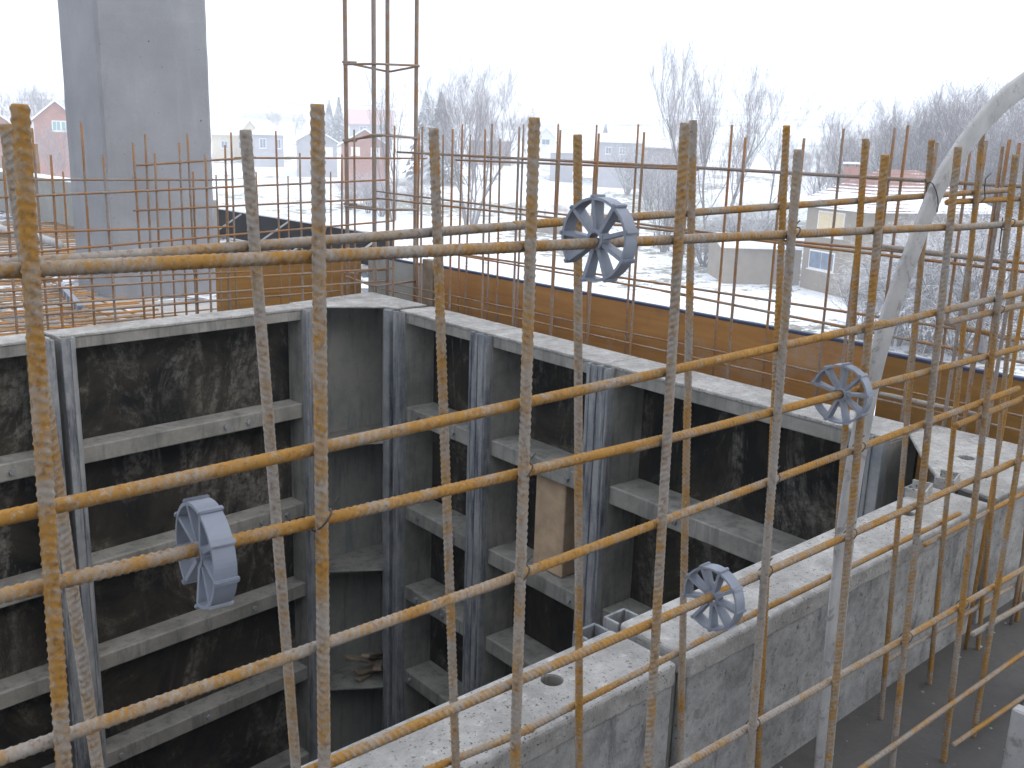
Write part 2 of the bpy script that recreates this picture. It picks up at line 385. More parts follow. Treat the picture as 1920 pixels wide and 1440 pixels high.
# back wall
Pb, Qb = onZ(130, 628, ZT), onZ(560, 578, ZT)
db = (Qb-Pb).normalized()
B1a = onZ(108, 632, ZT); B1b = onZ(583, 575, ZT)
lb = (B1b-B1a).dot(db); B1a = Pb + db*((B1a-Pb).dot(db)); B1b = B1a + db*lb
panel(B1a, B1b, 'wide formwork panel with dark smeared sheet next to the steel corner piece', .135, RIBS, 1)
panel(B1a - db*1.02 - Vector((0, .012, 0)), B1a - db*.022 - Vector((0, .012, 0)), 'formwork panel behind the leftmost orange bars, cut off by the picture edge', .135, RIBS, 1)
# right wall
Pr, Qr = onZ(770, 586, ZT), onZ(1587, 800, ZT); dr = (Qr-Pr).normalized()
def rw(u, v): p = onZ(u, v, ZT); return Pr + dr*((p-Pr).dot(dr)) + Vector((-.0, 0, 0))
r0, r1, r2, r3 = rw(752, 580), rw(911.5, 622), rw(1141, 680), rw(1672, 822)
panel(r0, r1, 'narrow formwork panel between the corner piece and the panel holding the timber block', .185, RIBS, 1)
panel(r1, r2, 'formwork panel with a pale timber block wedged between its ribs', .185, RIBS, 1)
panel(r2, r3, 'long dark formwork panel ending beside the bent pale pipe', .185, RIBS, 1)
# near wall (casting face towards the rebar)
n0, n1, n2 = Vector((-.25, .945, 0)), Vector((1.085, .945, 0)), Vector((1.105, .950, 0))
def pn(u, v):
    p = onZ(u, v, ZT); return p
h1 = pn(1035, 1275); h2 = pn(1700, 962)
panel(n1, n0, 'formwork panel with cement-crusted top and a hole, ending at the open joint', .135, [-1.2, -1.69, -2.1, -2.56, -3.05], 1, holes=[(n1.x-h1.x, .945-h1.y, .017)])
panel(Vector((2.20, .957, 0)), n2, 'formwork panel with a cement crust under the low wheel spacer', .142, [-1.2, -1.69, -2.1, -2.56, -3.05], 1, holes=[(2.20-h2.x, .957-h2.y, .017)])
# left wall of the shaft, outside the picture
panel(Vector((-.12, 1.15, 0)), Vector((-.12, 3.55, 0)), 'formwork panel closing the shaft side away from the orange boards', .135, RIBS, 1)

def corner(pts, iD, label, lab_levels, name='corner_form'):
    """pts: outline of the gusset plate (ccw); iD: indices of the edge facing the shaft; plates at the given levels"""
    cx = sum(p[0] for p in pts)/len(pts); cy = sum(p[1] for p in pts)/len(pts)
    t = thing(name, label, 'formwork', (cx, cy, -3.9))
    for k, z in enumerate(lab_levels):
        bm = bmesh.new(); n = len(pts); th = .010
        lo = [bm.verts.new((p[0], p[1], z-th)) for p in pts]; hi = [bm.verts.new((p[0], p[1], z)) for p in pts]
        bm.faces.new(hi); bm.faces.new(lo[::-1])
        for i in range(n): bm.faces.new((lo[i], lo[(i+1) % n], hi[(i+1) % n], hi[i]))
        bm_obj('gusset_plate', bm, M_top if k == 0 else M_steel, t, .002)
    return t
# far corner
yb = B1b.y
tc = corner([(2.215, yb+.0), (2.30, yb-.02), (2.545, 3.715), (2.565, 3.66), (2.735, 3.66), (2.735, 4.13), (2.215, 4.03)], 0,
            'tall steel corner piece with a flat pentagonal top plate in the far shaft corner', [ZT+.002, -1.41, -2.07, -2.72, -3.4])
box_obj('corner_plate', (2.225, 4.005, -3.9), (2.712, 4.017, ZT-.012), M_plate, tc)
box_obj('corner_plate', (2.714, 3.67, -3.9), (2.726, 4.02, ZT-.012), M_plate, tc)
for (x0, y0, x1, y1) in ((2.528, 3.672, 2.578, 3.722), (2.225, yb-.03, 2.268, yb+.03)):
    box_obj('stile', (x0, y0, -3.9), (x1, y1, ZT-.0085), M_stile, tc, None, .004)
# near right corner
c1 = [onZ(u, v, ZT) for u, v in ((1712, 815), (1733, 870), (1770, 903))]
tn = corner([(2.235, .815), (2.735, .815), (2.735, 1.195), (2.58, 1.195), (2.40, 1.07), (2.37, 1.045), (2.255, .955)], 0,
            'steel corner piece with a speckled plate and round hole amid the dense bars', [ZT+.001, -1.41, -2.07, -2.72])
box_obj('corner_plate', (2.245, .820, -3.9), (2.70, .832, ZT-.0115), M_face, tn)
box_obj('corner_plate', (2.715, .832, -3.9), (2.728, 1.185, ZT-.0115), M_plate, tn)
hp = onZ(1812, 859, ZT)
bm = bmesh.new(); bmesh.ops.create_cone(bm, cap_ends=True, segments=20, radius1=.021, radius2=.021, depth=.05)
# real hole through the plate
cme = bpy.data.meshes.new('cut'); bm.to_mesh(cme); bm.free(); cut = bpy.data.objects.new('cut', cme); C.objects.link(cut); cut.location = (hp.x, hp.y, ZT)
gp = [c for c in tn.children if c.name.startswith('gusset')][0]
md = gp.modifiers.new('h', 'BOOLEAN'); md.object = cut; md.solver = 'EXACT'; bpy.context.view_layer.update()
nm = bpy.data.meshes.new_from_object(gp.evaluated_get(bpy.context.evaluated_depsgraph_get())); gp.modifiers.clear(); gp.data = nm; bpy.data.objects.remove(cut)
# channel ends sticking up beside the near corner
for (u, v, nm_) in ((1722, 925, 0), (1775, 905, 1)):
    p = onZ(u, v, ZT)
    bm = bmesh.new(); W_, D_, h_ = .075, .045, .020; th = .004
    for lo, hi in (((-W_/2, -D_/2, -.4), (W_/2, -D_/2+th, h_)), ((-W_/2, -D_/2+th+.0003, -.4), (-W_/2+th, D_/2, h_)), ((W_/2-th, -D_/2+th+.0003, -.4), (W_/2, D_/2, h_))):
        bm_box(bm, lo, hi, (Vector((p.x, p.y, 0))+Vector((0, 0, ZT)), Vector((.97, .24, 0)), Vector((-.24, .97, 0))))
    bm_obj('channel_end', bm, M_top, tn, .001)

# timber block in the right wall, scraps on the corner gusset
pa = onX(1015, 1036, 2.60)
tb = box_obj('timber_block', (2.580, 2.53, -1.688), (2.660, 2.70, -1.272), M_wood, None, None, .006, 2)
tag(tb, 'pale sawn timber block standing between two formwork ribs', 'timber')
for i in range(5):
    zz = -2.72+.012+.02*i; an = R_.uniform(-1, 1); 
    bm = bmesh.new(); bm_box(bm, (-.12-.02*i, -.022, 0), (.12, .022, .018)); 
    o_ = bm_obj('wood_scrap', bm, M_woodw, None, .003); o_.location = (2.56+.02*(i % 3), 3.86-.03*(i % 2), zz); o_.rotation_euler = (0, .12*i, .6+an)
    tag(o_, 'offcut of wood in the little heap on the lowest corner gusset', 'wood scrap', 'wood scraps on the corner gusset')

# ------------------------------------------------------------------ reinforcing bars
bar_cache = {}
def bar_mesh(L, d, detail):
    key = (round(L, 1), d, detail)
    if key in bar_cache: return bar_cache[key]
    L = max(.1, key[0]); r = d/2; vs, fs = [], []
    if detail: step, n = .0015, 16
    else: step, n = L/8, 8
    k = max(2, int(L/step)); p = .0078*d/.012
    for i in range(k+1):
        s = L*i/k
        for j in range(n):
            th = 2*math.pi*(j+.5)/n; rad = r*.93
            if detail:
                half = 0 if th < math.pi else 1; tt = (th % math.pi)/math.pi
                ph = s/p + (1.15*tt if half == 0 else 1.15*(1-tt)+.3)
                c = max(0, math.cos(2*math.pi*ph))**1.4; rad += r*.19*c*math.sin(math.pi*tt)**.6
                if min(tt, 1-tt) < .07: rad += r*.06
            if i in (0, k): rad *= .86
            vs.append((rad*math.cos(th), rad*math.sin(th), s))
    for i in range(k):
        for j in range(n):
            a, b_ = i*n+j, i*n+(j+1) % n; fs.append((a, b_, b_+n, a+n))
    fs.append(tuple(range(n-1, -1, -1))); fs.append(tuple(k*n+j for j in range(n)))
    me = mesh('bar', vs, fs, True); bar_cache[key] = (me, L); return me, L
def bar(P, Q, d, parent, name, m=None, detail=0):
    v = Q-P; L = v.length; me, l0 = bar_mesh(L, d, detail)
    o = bpy.data.objects.new(name, me); C.objects.link(o)
    if not me.materials: me.materials.append(M_bar)
    o.location = P; q = v.to_track_quat('Z', 'Y'); o.rotation_mode = 'QUATERNION'
    o.rotation_quaternion = q @ Matrix.Rotation(R_.uniform(0, 6.28), 3, 'Z').to_quaternion()
    o.scale = (1, 1, L/l0)
    if m:
        o.material_slots[0].link = 'OBJECT'; o.material_slots[0].material = m
    o.parent = parent; o.matrix_parent_inverse = Matrix.Translation(-parent.location)
    return o
def to_floor(P, Q, z=ZF):
    t = (z-P.z)/(Q.z-P.z); return P + (Q-P)*t
YA, YB = .620, .763
DA = .0104
mA = thing('rebar_mesh', 'rusty rebar mesh carrying the grey wheel spacers, standing free of the formwork', 'rebar', (.9, YA, ZF))
mB = thing('rebar_mesh', 'rusty rebar mesh close against the cement-crusted formwork, behind the wheel spacers', 'rebar', (.9, YB, ZF))
VA = [((37, 195), (120, 1440)), ((595, 195), (608, 1440)), ((1002, 220), (965, 1440)), ((1285, 230), (1215, 1440)), ((1497, 280), (1405, 1440)), ((1660, 290), (1552, 1440)), ((1797, 275), (1672, 1440)), ((1905, 290), (1768, 1440)), ((2002, 300), (1815, 1440)), ((2085, 310), (1905, 1440))]
for i, (t, b_) in enumerate(VA):
    P, Q = onY(*t, YA), onY(*b_, YA); bar(to_floor(P, Q), P, DA, mA, 'vertical_bar', (M_baro, M_baro, M_bar, M_bar, M_barg, M_bar, M_barg, M_bar, M_bar, M_baro)[i], 1)
VB = [((12, 232), (183, 1440)), ((460, 243), (555, 1440)), ((813, 240), (855, 1440)), ((1083, 252), (1086, 1440)), ((1300, 225), (1275, 1440)), ((1475, 235), (1421, 1440)), ((1623, 260), (1540, 1440)), ((1747, 262), (1652, 1340)), ((1842, 246), (1742, 1285)), ((1930, 250), (1832, 1228)), ((1998, 255), (1905, 1180))]
for i, (t, b_) in enumerate(VB):
    P, Q = onY(*t, YB), onY(*b_, YB); bar(to_floor(P, Q), P, .0099, mB, 'vertical_bar', (M_barg, M_barg, M_barg, M_bar, M_bar, M_baro, M_baro, M_baro, M_baro, M_baro, M_baro)[i], 1)
yA, yB = YA+.0103, YB+.0099
HA = [((-30, 509.5), (1790, 425), M_bar), ((1775, 428), (1990, 414), M_barg), ((-30, 979), (1660, 606), M_bar), ((1600, 622), (1960, 538), M_baro), ((1775, 605), (1990, 555), M_baro), ((-30, 1125), (1250, 822), M_baro), ((1180, 842), (1990, 632), M_baro),
      ((-30, 1433), (980, 1076), M_barg), ((900, 1105), (1910, 728), M_baro), ((1792, 798), (1990, 718), M_baro), ((520, 1472), (1240, 1160), M_baro), ((1180, 1187), (1900, 866), M_baro), ((1847, 892), (1990, 826), M_baro),
      ((1180, 1492), (1700, 1195), M_barg), ((1640, 1230), (1990, 1025), M_bar), ((1823, 1190), (1990, 1092), M_barg)]
for (a, b_, m) in HA:
    bar(onY(*a, yA), onY(*b_, yA), .0100, mA, 'horizontal_bar', m, 1)
for (a, b_) in (((1600, 1452), (1960, 1195)), ((1787, 1397), (1990, 1258))):
    bar(onY(*a, YA-.012), onY(*b_, YA-.0105), .0092, mA, 'horizontal_bar', M_barg, 1)
HB = [((-30, 500), (1000, 421), M_barg), ((960, 423), (1895, 356), M_bar), ((1775, 379), (1990, 369), M_baro), ((560, 1540), (1000, 1365), M_barg), ((960, 1382), (1440, 1137), M_barg), ((1400, 1158), (1800, 962), M_bar), ((1733, 1022), (1990, 888), M_bar),
      ((1660, 1240), (1990, 1045), M_barg), ((1880, 945), (1990, 890), M_baro)]
for (a, b_, m) in HB:
    bar(onY(*a, yB), onY(*b_, yB), .0095, mB, 'horizontal_bar', m, 1)
def wire(pts, parent, r=.0011):
    vs, fs = tube(pts, r, 6); return link_mesh('tie_wire', mesh('tie_wire', vs, fs, True), M_wire, parent)
def crossings(root, verts, hors, y, ya, prob, rnd):
    for (t, b_) in verts:
        for (a, c, m) in hors:
            if rnd.random() > prob: continue
            x1, y1, x2, y2 = *t, *b_; x3, y3, x4, y4 = *a, *c
            den = (x1-x2)*(y3-y4)-(y1-y2)*(x3-x4)
            px = ((x1*y2-y1*x2)*(x3-x4)-(x1-x2)*(x3*y4-y3*x4))/den; py = ((x1*y2-y1*x2)*(y3-y4)-(y1-y2)*(x3*y4-y3*x4))/den
            if not (min(x3, x4) < px < max(x3, x4) and 150 < px < 1920 and 240 < py < 1430): continue
            p = onY(px, py, (y+ya)/2); rr_ = .0092; pts = []
            for k in range(15):
                an = 2*math.pi*k/13; pts.append(p + Vector((.0078*math.cos(an)+.002*math.sin(an), rr_*1.18*math.sin(an), .0078*math.cos(an+.35))))
            pts.append(pts[-1] + Vector((.008, -.004, .01))); wire(pts, root, .0009)
crossings(mA, VA, HA, YA, yA, .34, random.Random(3))
# loose tie wires near the pipe
wire([onY(u, v, .74) for u, v in ((1858, 325), (1848, 335), (1846, 352), (1847, 372), (1838, 380))], mB)
wire([onY(u, v, .70) for u, v in ((1880, 408), (1877, 440), (1873, 470), (1880, 478), (1895, 475))], mB)

# right wall reinforcement (two layers running away along the shaft)
XC1, XC2 = 2.785, 2.955
g_far = 'thin rebar meshes of the far walls'
mC1 = thing('rebar_mesh', 'thin rusty rebar mesh just behind the right-hand formwork panels', 'rebar', (XC1, 2.4, ZF))
mC2 = thing('rebar_mesh', 'thin rusty rebar mesh against the long brown plywood boards', 'rebar', (XC2, 2.4, ZF))
rb = random.Random(11)
def vbar(p, root, d, m, zlo=ZF, lean=.012):
    q = Vector((p.x+rb.uniform(-lean, lean), p.y+rb.uniform(-lean, lean), zlo)); return bar(q, p, d, root, 'vertical_bar', m)
for (u, v) in ((849, 242), (910, 242), (974, 238), (1051, 244), (1123, 250), (1208, 248), (1298, 250), (1398, 258), (1508, 259), (1629, 266), (1757, 268), (1880, 275), (792, 237), (740, 236)):
    vbar(onX(u, v, XC1), mC1, .0115, M_barb)
for (u, v) in ((867, 233), (923, 232), (982, 233), (1047, 232), (1119, 234), (1197, 233), (1284, 234), (1373, 234), (1473, 238), (1582, 241), (1703, 235), (1678, 240), (1822, 262), (831, 252), (882, 252), (938, 260), (786, 250)):
    vbar(onX(u, v, XC2), mC2, .0105, M_barb)
for (a, b_, root, X, d) in (((745, 285), (1330, 316), mC2, XC2-.012, .0135), ((1250, 311), (1960, 352), mC2, XC2-.012, .0135), ((855, 300), (1310, 318), mC1, XC1+.012, .010),
      ((700, 358), (1415, 447), mC2, XC2-.012, .010), ((1380, 443), (1960, 497), mC2, XC2-.012, .010), ((700, 371), (1440, 453), mC1, XC1+.012, .010), ((1400, 448), (1960, 514), mC1, XC1+.012, .010),
      ((790, 466), (1290, 539), mC2, XC2-.012, .010), ((1240, 532), (1960, 642), mC2, XC2-.012, .010), ((800, 468), (1290, 553), mC1, XC1+.012, .009), ((1240, 545), (1960, 688), mC1, XC1+.012, .010),
      ((720, 528), (1080, 603), mC2, XC2-.012, .008), ((1040, 596), (1500, 690), mC2, XC2-.012, .008), ((1450, 680), (1960, 790), mC2, XC2-.012, .008),
      ((715, 542), (1040, 611), mC1, XC1+.012, .008), ((1000, 603), (1540, 724), mC1, XC1+.012, .008), ((1500, 716), (1960, 818), mC1, XC1+.012, .008)):
    bar(onX(*a, X), onX(*b_, X), d, root, 'horizontal_bar', M_barb)
# back wall reinforcement
YD1, YD2 = 4.07, 4.24
mD1 = thing('rebar_mesh', 'thin rebar mesh rising behind the back formwork panels in front of the column', 'rebar', (1.8, YD1, ZF))
mD2 = thing('rebar_mesh', 'second thin rebar mesh, between the back wall mesh and the slab bars', 'rebar', (1.8, YD2, ZF))
for (u, v) in ((193, 290), (290, 288), (385, 290), (471, 288), (562, 287), (641, 290), (95, 290), (5, 292)): vbar(onY(u, v, YD1), mD1, .011, M_barb)
for (u, v) in ((152, 228), (249, 268), (272, 252), (336, 268), (351, 250), (422, 272), (433, 248), (517, 245), (664, 243), (362, 322), (424, 322), (60, 240)): vbar(onY(u, v, YD2), mD2, .011, M_barb)
for (a, b_, root, Y) in (((256, 310), (480, 295), mD2, YD2), ((440, 296), (800, 297), mD2, YD2), ((-20, 337), (438, 337), mD2, YD2+.01), ((-20, 371), (730, 337), mD1, YD1), ((250, 395), (730, 372), mD2, YD2), ((-20, 437), (440, 425), mD1, YD1),
      ((-20, 480), (740, 414), mD1, YD1), ((-20, 528), (470, 509), mD2, YD2), ((-20, 548), (735, 503), mD1, YD1), ((-20, 578), (720, 527), mD1, YD1), ((-20, 598), (640, 545), mD2, YD2)):
    bar(onY(*a, Y-.011), onY(*b_, Y-.011), .010, root, 'horizontal_bar', M_barb)

for k in range(5):
    vbar(Vector((2.10+.2*k, YB+rb.uniform(-.01, .01), -.02+rb.uniform(-.03, .05))), mB, .0099, M_baro)
for (u, v) in ((1850, 264), (1893, 262), (1912, 268), (1940, 262)): vbar(onX(u, v, XC1), mC1, .012, M_barb)
for (a, b_) in (((1655, 462), (1880, 491)), ((1760, 602), (1905, 638)), ((1650, 738), (1830, 777))):
    bar(onX(*a, XC1+.02), onX(*b_, XC1+.02), .017, mC1, 'horizontal_bar', M_barg)
for (u, v) in ((118, 262), (316, 275), (405, 268), (480, 262), (540, 270), (590, 268), (620, 262)): vbar(onY(u, v+60, YD2+.02), mD2, .009, M_barb)

# column cage
cx, cy, hh = 2.875, 4.245, .125
cg = thing('rebar_column_cage', 'tall square cage of brown bars and stirrups rising above the far corner', 'rebar', (cx, cy, ZF))
for sx in (-1, 1):
    for sy in (-1, 1):
        bar(Vector((cx+sx*hh, cy+sy*hh, ZF)), Vector((cx+sx*hh*1.02, cy+sy*hh*1.02+.01, 1.7)), .0235, cg, 'vertical_bar', M_barb)
for k, z in enumerate((-.70, -.345, .005, .355, .71, 1.06, 1.4)):
    dz = [rb.uniform(-.025, .025) for _ in range(5)]; e = hh+.016
    pts = [(cx-e, cy+e, z+dz[0]), (cx-e, cy-e, z+dz[1]), (cx+e, cy-e, z+dz[2]), (cx+e, cy+e, z+dz[3]), (cx-e, cy+e+.004, z+dz[0]+.012), (cx-e+.06, cy+e-.05, z+dz[0]+.012)]
    P2 = []
    for a, b_ in zip(pts[:-1], pts[1:]):
        a, b_ = Vector(a), Vector(b_); P2 += [a.lerp(b_, .06), a.lerp(b_, .5), a.lerp(b_, .94)]
    v_, f_ = tube(P2, .0055, 8); link_mesh('stirrup', mesh('stirrup', v_, f_, True), M_barb, cg)

# slab mat: two directions of bars, tied together
sm = thing('rebar_mat', 'dense flat mat of orange bars lying on the deck before the column', 'rebar', (1.0, 6.5, ZF))
y = 4.36; i = 0
while y < 11.6:
    x0 = -.9+rb.uniform(-.2, .2); x1 = 2.0+rb.uniform(-.1, .35) if y < 6.2 else (3.45 if y > 7.25 else 2.1)
    bar(Vector((x0, y+rb.uniform(-.01, .01), ZF+.066+rb.uniform(0, .008))), Vector((x1, y+rb.uniform(-.02, .02), ZF+.066+rb.uniform(0, .01))), .012 if i % 3 else .015, sm, 'cross_bar', M_mat)
    y += (.06, .09, .12)[i % 3]*(1 if y < 6.5 else 1.5); i += 1
x = -.8
while x < 2.15:
    bar(Vector((x, 4.33, ZF+.052)), Vector((x+rb.uniform(-.05, .05), 11.4, ZF+.052)), .012, sm, 'long_bar', M_mat); x += .13
for yy in (4.5, 4.75, 5.05, 5.4, 5.8):       # short diagonal ends
    bar(Vector((.9+.12*yy-.5, yy, ZF+.083)), Vector((1.9+.1*yy-.5, yy-.35, ZF+.085)), .009, sm, 'short_bar', M_mat)
for yy in (4.62, 4.8, 4.95, 5.2, 5.5): bar(Vector((1.55, yy, ZF+.105)), Vector((2.35+.1*(yy-4.5), yy-.02, ZF+.11)), .010, sm, 'short_bar', M_barg)
# support strip on the mat
s0, s1 = onZ(110, 530, ZF+.12), onZ(152, 575, ZF+.12)
o_, a_, d_, L_ = frame(s0, s1)
st = thing('support_strip', 'lilac grey plastic support strip lying across the slab bars', 'spacer strip', (s0.x, s0.y, ZF+.08))
box_obj('flange', (0, -.017, ZF+.118), (L_, .017, ZF+.128), M_plastic, st, (o_, a_, d_))
for k in range(7): box_obj('foot', (L_*k/7+.005, -.012, ZF+.076), (L_*(k+.55)/7, .012, ZF+.1175), M_plastic, st, (o_, a_, d_))
# white pipe stubs on the mat
for (a, b_, lb_) in (((62, 441), (112, 459), 'white pipe stub with an open end lying on the slab bars'), ((-25, 415), (24, 438), 'white pipe stub partly hidden by the leftmost upright bar')):
    P, Q = onZ(*a, ZF+.12), onZ(*b_, ZF+.12); v_, f_ = tube([P, P.lerp(Q, .5), Q], .035, 12); tag(link_mesh('pipe_stub', mesh('pipe_stub', v_, f_, True), M_pipe), lb_, 'pipe')

# ------------------------------------------------------------------ bent plastic pipe
pts = [(1535, 1530), (1543, 1440), (1565, 1200), (1588, 960), (1617, 790), (1639, 690), (1664, 600), (1688, 530), (1708, 480), (1750, 365), (1780, 312), (1812, 265), (1862, 203), (1925, 152), (2000, 112), (2090, 90)]
P3 = [onY(u, v, .695) for u, v in pts]; P3[0].z = ZF
vs_, fs_ = [], []; n = 14
for i, p in enumerate(P3):
    t = (P3[min(i+1, len(P3)-1)]-P3[max(i-1, 0)]).normalized(); s_ = Vector((0, 1, 0)); q_ = t.cross(s_).normalized()
    wd = (.0275 if i < 4 else max(.0215, .0275-.0009*(i-3))); th_ = .0055
    for k in range(n):
        an = 2*math.pi*k/n; vs_.append(p + q_*(wd*math.cos(an)) + s_*(th_*math.copysign(abs(math.sin(an))**.45, math.sin(an))))
for i in range(len(P3)-1):
    for k in range(n):
        a, b_ = i*n+k, i*n+(k+1) % n; fs_.append((a, b_, b_+n, a+n))
fs_.append(tuple(range(n-1, -1, -1))); fs_.append(tuple((len(P3)-1)*n+k for k in range(n)))
pp = thing('plastic_pipe', 'long pale flattened plastic pipe bending to the right through the bars', 'pipe', P3[0])
me = mesh('pipe', vs_, fs_, True); po = link_mesh('pipe_body', me, M_pipe, pp); sd = po.modifiers.new('s', 'SUBSURF'); sd.levels = sd.render_levels = 2
cl = onY(1748, 371, .695); t = (P3[10]-P3[8]).normalized(); q_ = t.cross(Vector((0, 1, 0))).normalized()
wp = []
for k in range(14):
    an = 2*math.pi*k/12; wp.append(cl + q_*(.0255*math.cos(an)) + Vector((0, 1, 0))*(.0085*math.sin(an)) + t*(.012*math.cos(an)))
wp.append(wp[-1]+q_*.012); v_, f_ = tube(wp, .0009, 6); link_mesh('tie_wire', mesh('tie_wire', v_, f_, True), M_wire, pp)

# ------------------------------------------------------------------ wheel spacers (clip-on plastic wheels)
def spacer_meshes():
    Rr, W = .0392, .0082; out = {}
    ns, gap = 9, None; first = 20.; step = 320./(ns-1)     # spokes from 20 to 340 degrees, the mouth is open around 0
    angs = [math.radians(first + step*k) for k in range(ns)]
    # rim with a mouth
    vs, fs = [], []; K = 64
    for i in range(K+1):
        a = angs[0] + (angs[-1]-angs[0])*i/K; c, s = math.cos(a), math.sin(a)
        for (r, x) in ((Rr, -W), (Rr, W), (Rr-.0026, W), (Rr-.0026, -W)): vs.append((x, r*c, r*s))
    for i in range(K):
        for k in range(4): a, b_ = i*4+k, i*4+(k+1) % 4; fs.append((a, b_, b_+4, a+4))
    fs += [(3, 2, 1, 0), (K*4, K*4+1, K*4+2, K*4+3)]
    out['rim'] = mesh('rim', vs, fs)
    vs, fs = [], []; K = 30; a0, a1 = math.radians(48), math.radians(312)
    for i in range(K+1):
        a = a0+(a1-a0)*i/K; c, s = math.cos(a), math.sin(a)
        for (r, x) in ((.0098, -W*.75), (.0098, W*.75), (.0064, W*.75), (.0064, -W*.75)): vs.append((x, r*c, r*s))
    for i in range(K):
        for k in range(4): a, b_ = i*4+k, i*4+(k+1) % 4; fs.append((a, b_, b_+4, a+4))
    fs += [(3, 2, 1, 0), (K*4, K*4+1, K*4+2, K*4+3)]
    out['hub'] = mesh('hub', vs, fs)
    bm = bmesh.new(); t = .0019       # one spoke along +y
    q = [bm.verts.new(p) for p in ((-W*.62, .0090, -t), (W*.62, .0090, -t), (W*.62, .0090, t), (-W*.62, .0090, t), (-W*.93, Rr-.002, -t), (W*.93, Rr-.002, -t), (W*.93, Rr-.002, t), (-W*.93, Rr-.002, t))]
    for f in ((3, 2, 1, 0), (4, 5, 6, 7), (0, 1, 5, 4), (1, 2, 6, 5), (2, 3, 7, 6), (3, 0, 4, 7)): bm.faces.new([q[i] for i in f])
    bmesh.ops.recalc_face_normals(bm, faces=bm.faces); me = bpy.data.meshes.new('spoke'); bm.to_mesh(me); bm.free(); out['spoke'] = me
    bm = bmesh.new(); bm_box(bm, (-W*1.16, Rr-.0006, -.0022), (W*1.16, Rr+.0023, .0022)); bmesh.ops.bevel(bm, geom=list(bm.edges), offset=.0008, segments=2, affect='EDGES')
    me = bpy.data.meshes.new('nub'); bm.to_mesh(me); bm.free(); out['nub'] = me
    for m_ in out.values(): m_.materials.append(M_plastic)
    return out, angs
SPM, SPA = spacer_meshes()
def spacer(u, v, mouth, label, tilt=0):
    p = onY(u, v, yA)
    t = thing('wheel_spacer', label, 'wheel spacer', p, 'grey wheel spacers on the near mesh')
    Rm = Matrix.Rotation(math.radians(tilt), 3, 'Z') @ Matrix.Rotation(math.radians(mouth), 3, 'X')
    def add(n_, rot=0):
        o = bpy.data.objects.new(n_, SPM[n_]); C.objects.link(o); o.parent = t
        o.rotation_euler = (Rm @ Matrix.Rotation(rot, 3, 'X')).to_euler(); return o
    add('rim'); add('hub')
    for a in SPA: add('spoke', a); add('nub', a)
# the wheel plane contains +Y (away, left in the picture) and +Z
spacer(1122, 449, -55, 'grey plastic wheel spacer on the uppermost horizontal bar, seen against snow', 4)
spacer(1578, 738, -8, 'grey plastic wheel spacer beside the bent pale pipe', 2)
spacer(385, 1037, -70, 'grey plastic wheel spacer hanging before the dark back formwork panel', -4)
spacer(1338, 1120, -35, 'grey plastic wheel spacer low above the cement-crusted formwork top', 0)

# ------------------------------------------------------------------ plywood boards and timber
XP = 3.0
def board(P, Q, ztop, h, thk, m, label, edge=M_blue, post_n=4, out=1):
    o, a, d, L = frame(P, Q); d = d*out
    t = thing('plywood_board', label, 'board', (P.x, P.y, ztop-h))
    box_obj('sheet', (0, 0, ztop-h), (L, thk, ztop-.012), m, t, (o, a, d), .001)
    box_obj('top_edge', (0, -.001, ztop-.0118), (L, thk+.002, ztop), edge, t, (o, a, d), .002)
    for k in range(post_n):
        box_obj('batten', (L*(k+.5)/post_n-.03, thk+.002, ztop-h), (L*(k+.5)/post_n+.03, thk+.05, ztop-.08), M_wood, t, (o, a, d), .002)
    return t
p1a, p1b = onX(800, 494, 3.0), onX(1619, 644, 3.0)
board(Vector((3.0, p1a.y, 0)), Vector((3.0, p1b.y, 0)), -.606, .72, .021, M_ply, 'long brown plywood board with dark blue top edge behind the thin bars')
p2a, p2b = onX(1655, 656, 3.06), onX(1930, 722, 3.06)
board(Vector((3.06, p2a.y, 0)), Vector((3.06, p2b.y-.5, 0)), -.634, .7, .021, M_ply2, 'ochre plywood board with blue edge beyond the pale pipe', post_n=2)
board(Vector((3.0, 4.56, 0)), Vector((3.0, p1a.y+.055, 0)), -.615, .70, .021, M_para, 'short grey board at the corner behind the column cage', post_n=1)
board(Vector((2.13, 4.60, 0)), Vector((2.98, 4.60, 0)), -.622, .445, .021, M_ply2, 'ochre plywood board left of the column cage', post_n=0)
pz = onX(803, 500, 2.99)
tp = box_obj('timber_post', (2.984, pz.y-.045, ZF), (3.024, pz.y+.045, -.585), M_woodw, None, None, .003)
tag(tp, 'weathered timber post where the grey and brown boards meet', 'post')
dk = box_obj('black_panel', (4.75, 6.9, -1.1), (4.80, 12.5, -.79), M_black, None, None, .004)
tag(dk, 'low black edge panel of the slab beyond the concrete column', 'edge panel')
cp = box_obj('snow_cap', (4.745, 6.9, -.7898), (4.805, 12.5, -.772), M_snow, None, None, .004); cp.parent = dk
for k, yy in enumerate((7.0, 7.9, 8.6, 9.6, 10.3)):
    v_, f_ = tube([Vector((4.74, yy, -.80)), Vector((4.35, yy+.1, ZF))], .010, 6); o_ = link_mesh('brace', mesh('brace', v_, f_), M_pipe, dk)
# debris boards by the black panel
for k, (u, v) in enumerate(((475, 433), (448, 420), (490, 445))):
    p = onZ(u, v, ZF+.05); o_ = box_obj('timber_offcut', (-.12, -.05, 0), (.12, .05, .09), M_wood, None, None, .004); o_.location = (p.x, p.y, ZF+.002); o_.rotation_euler = (0, 0, k*1.1)
    tag(o_, 'pale timber offcut lying by the black edge panel', 'timber', 'timber offcuts by the black panel')

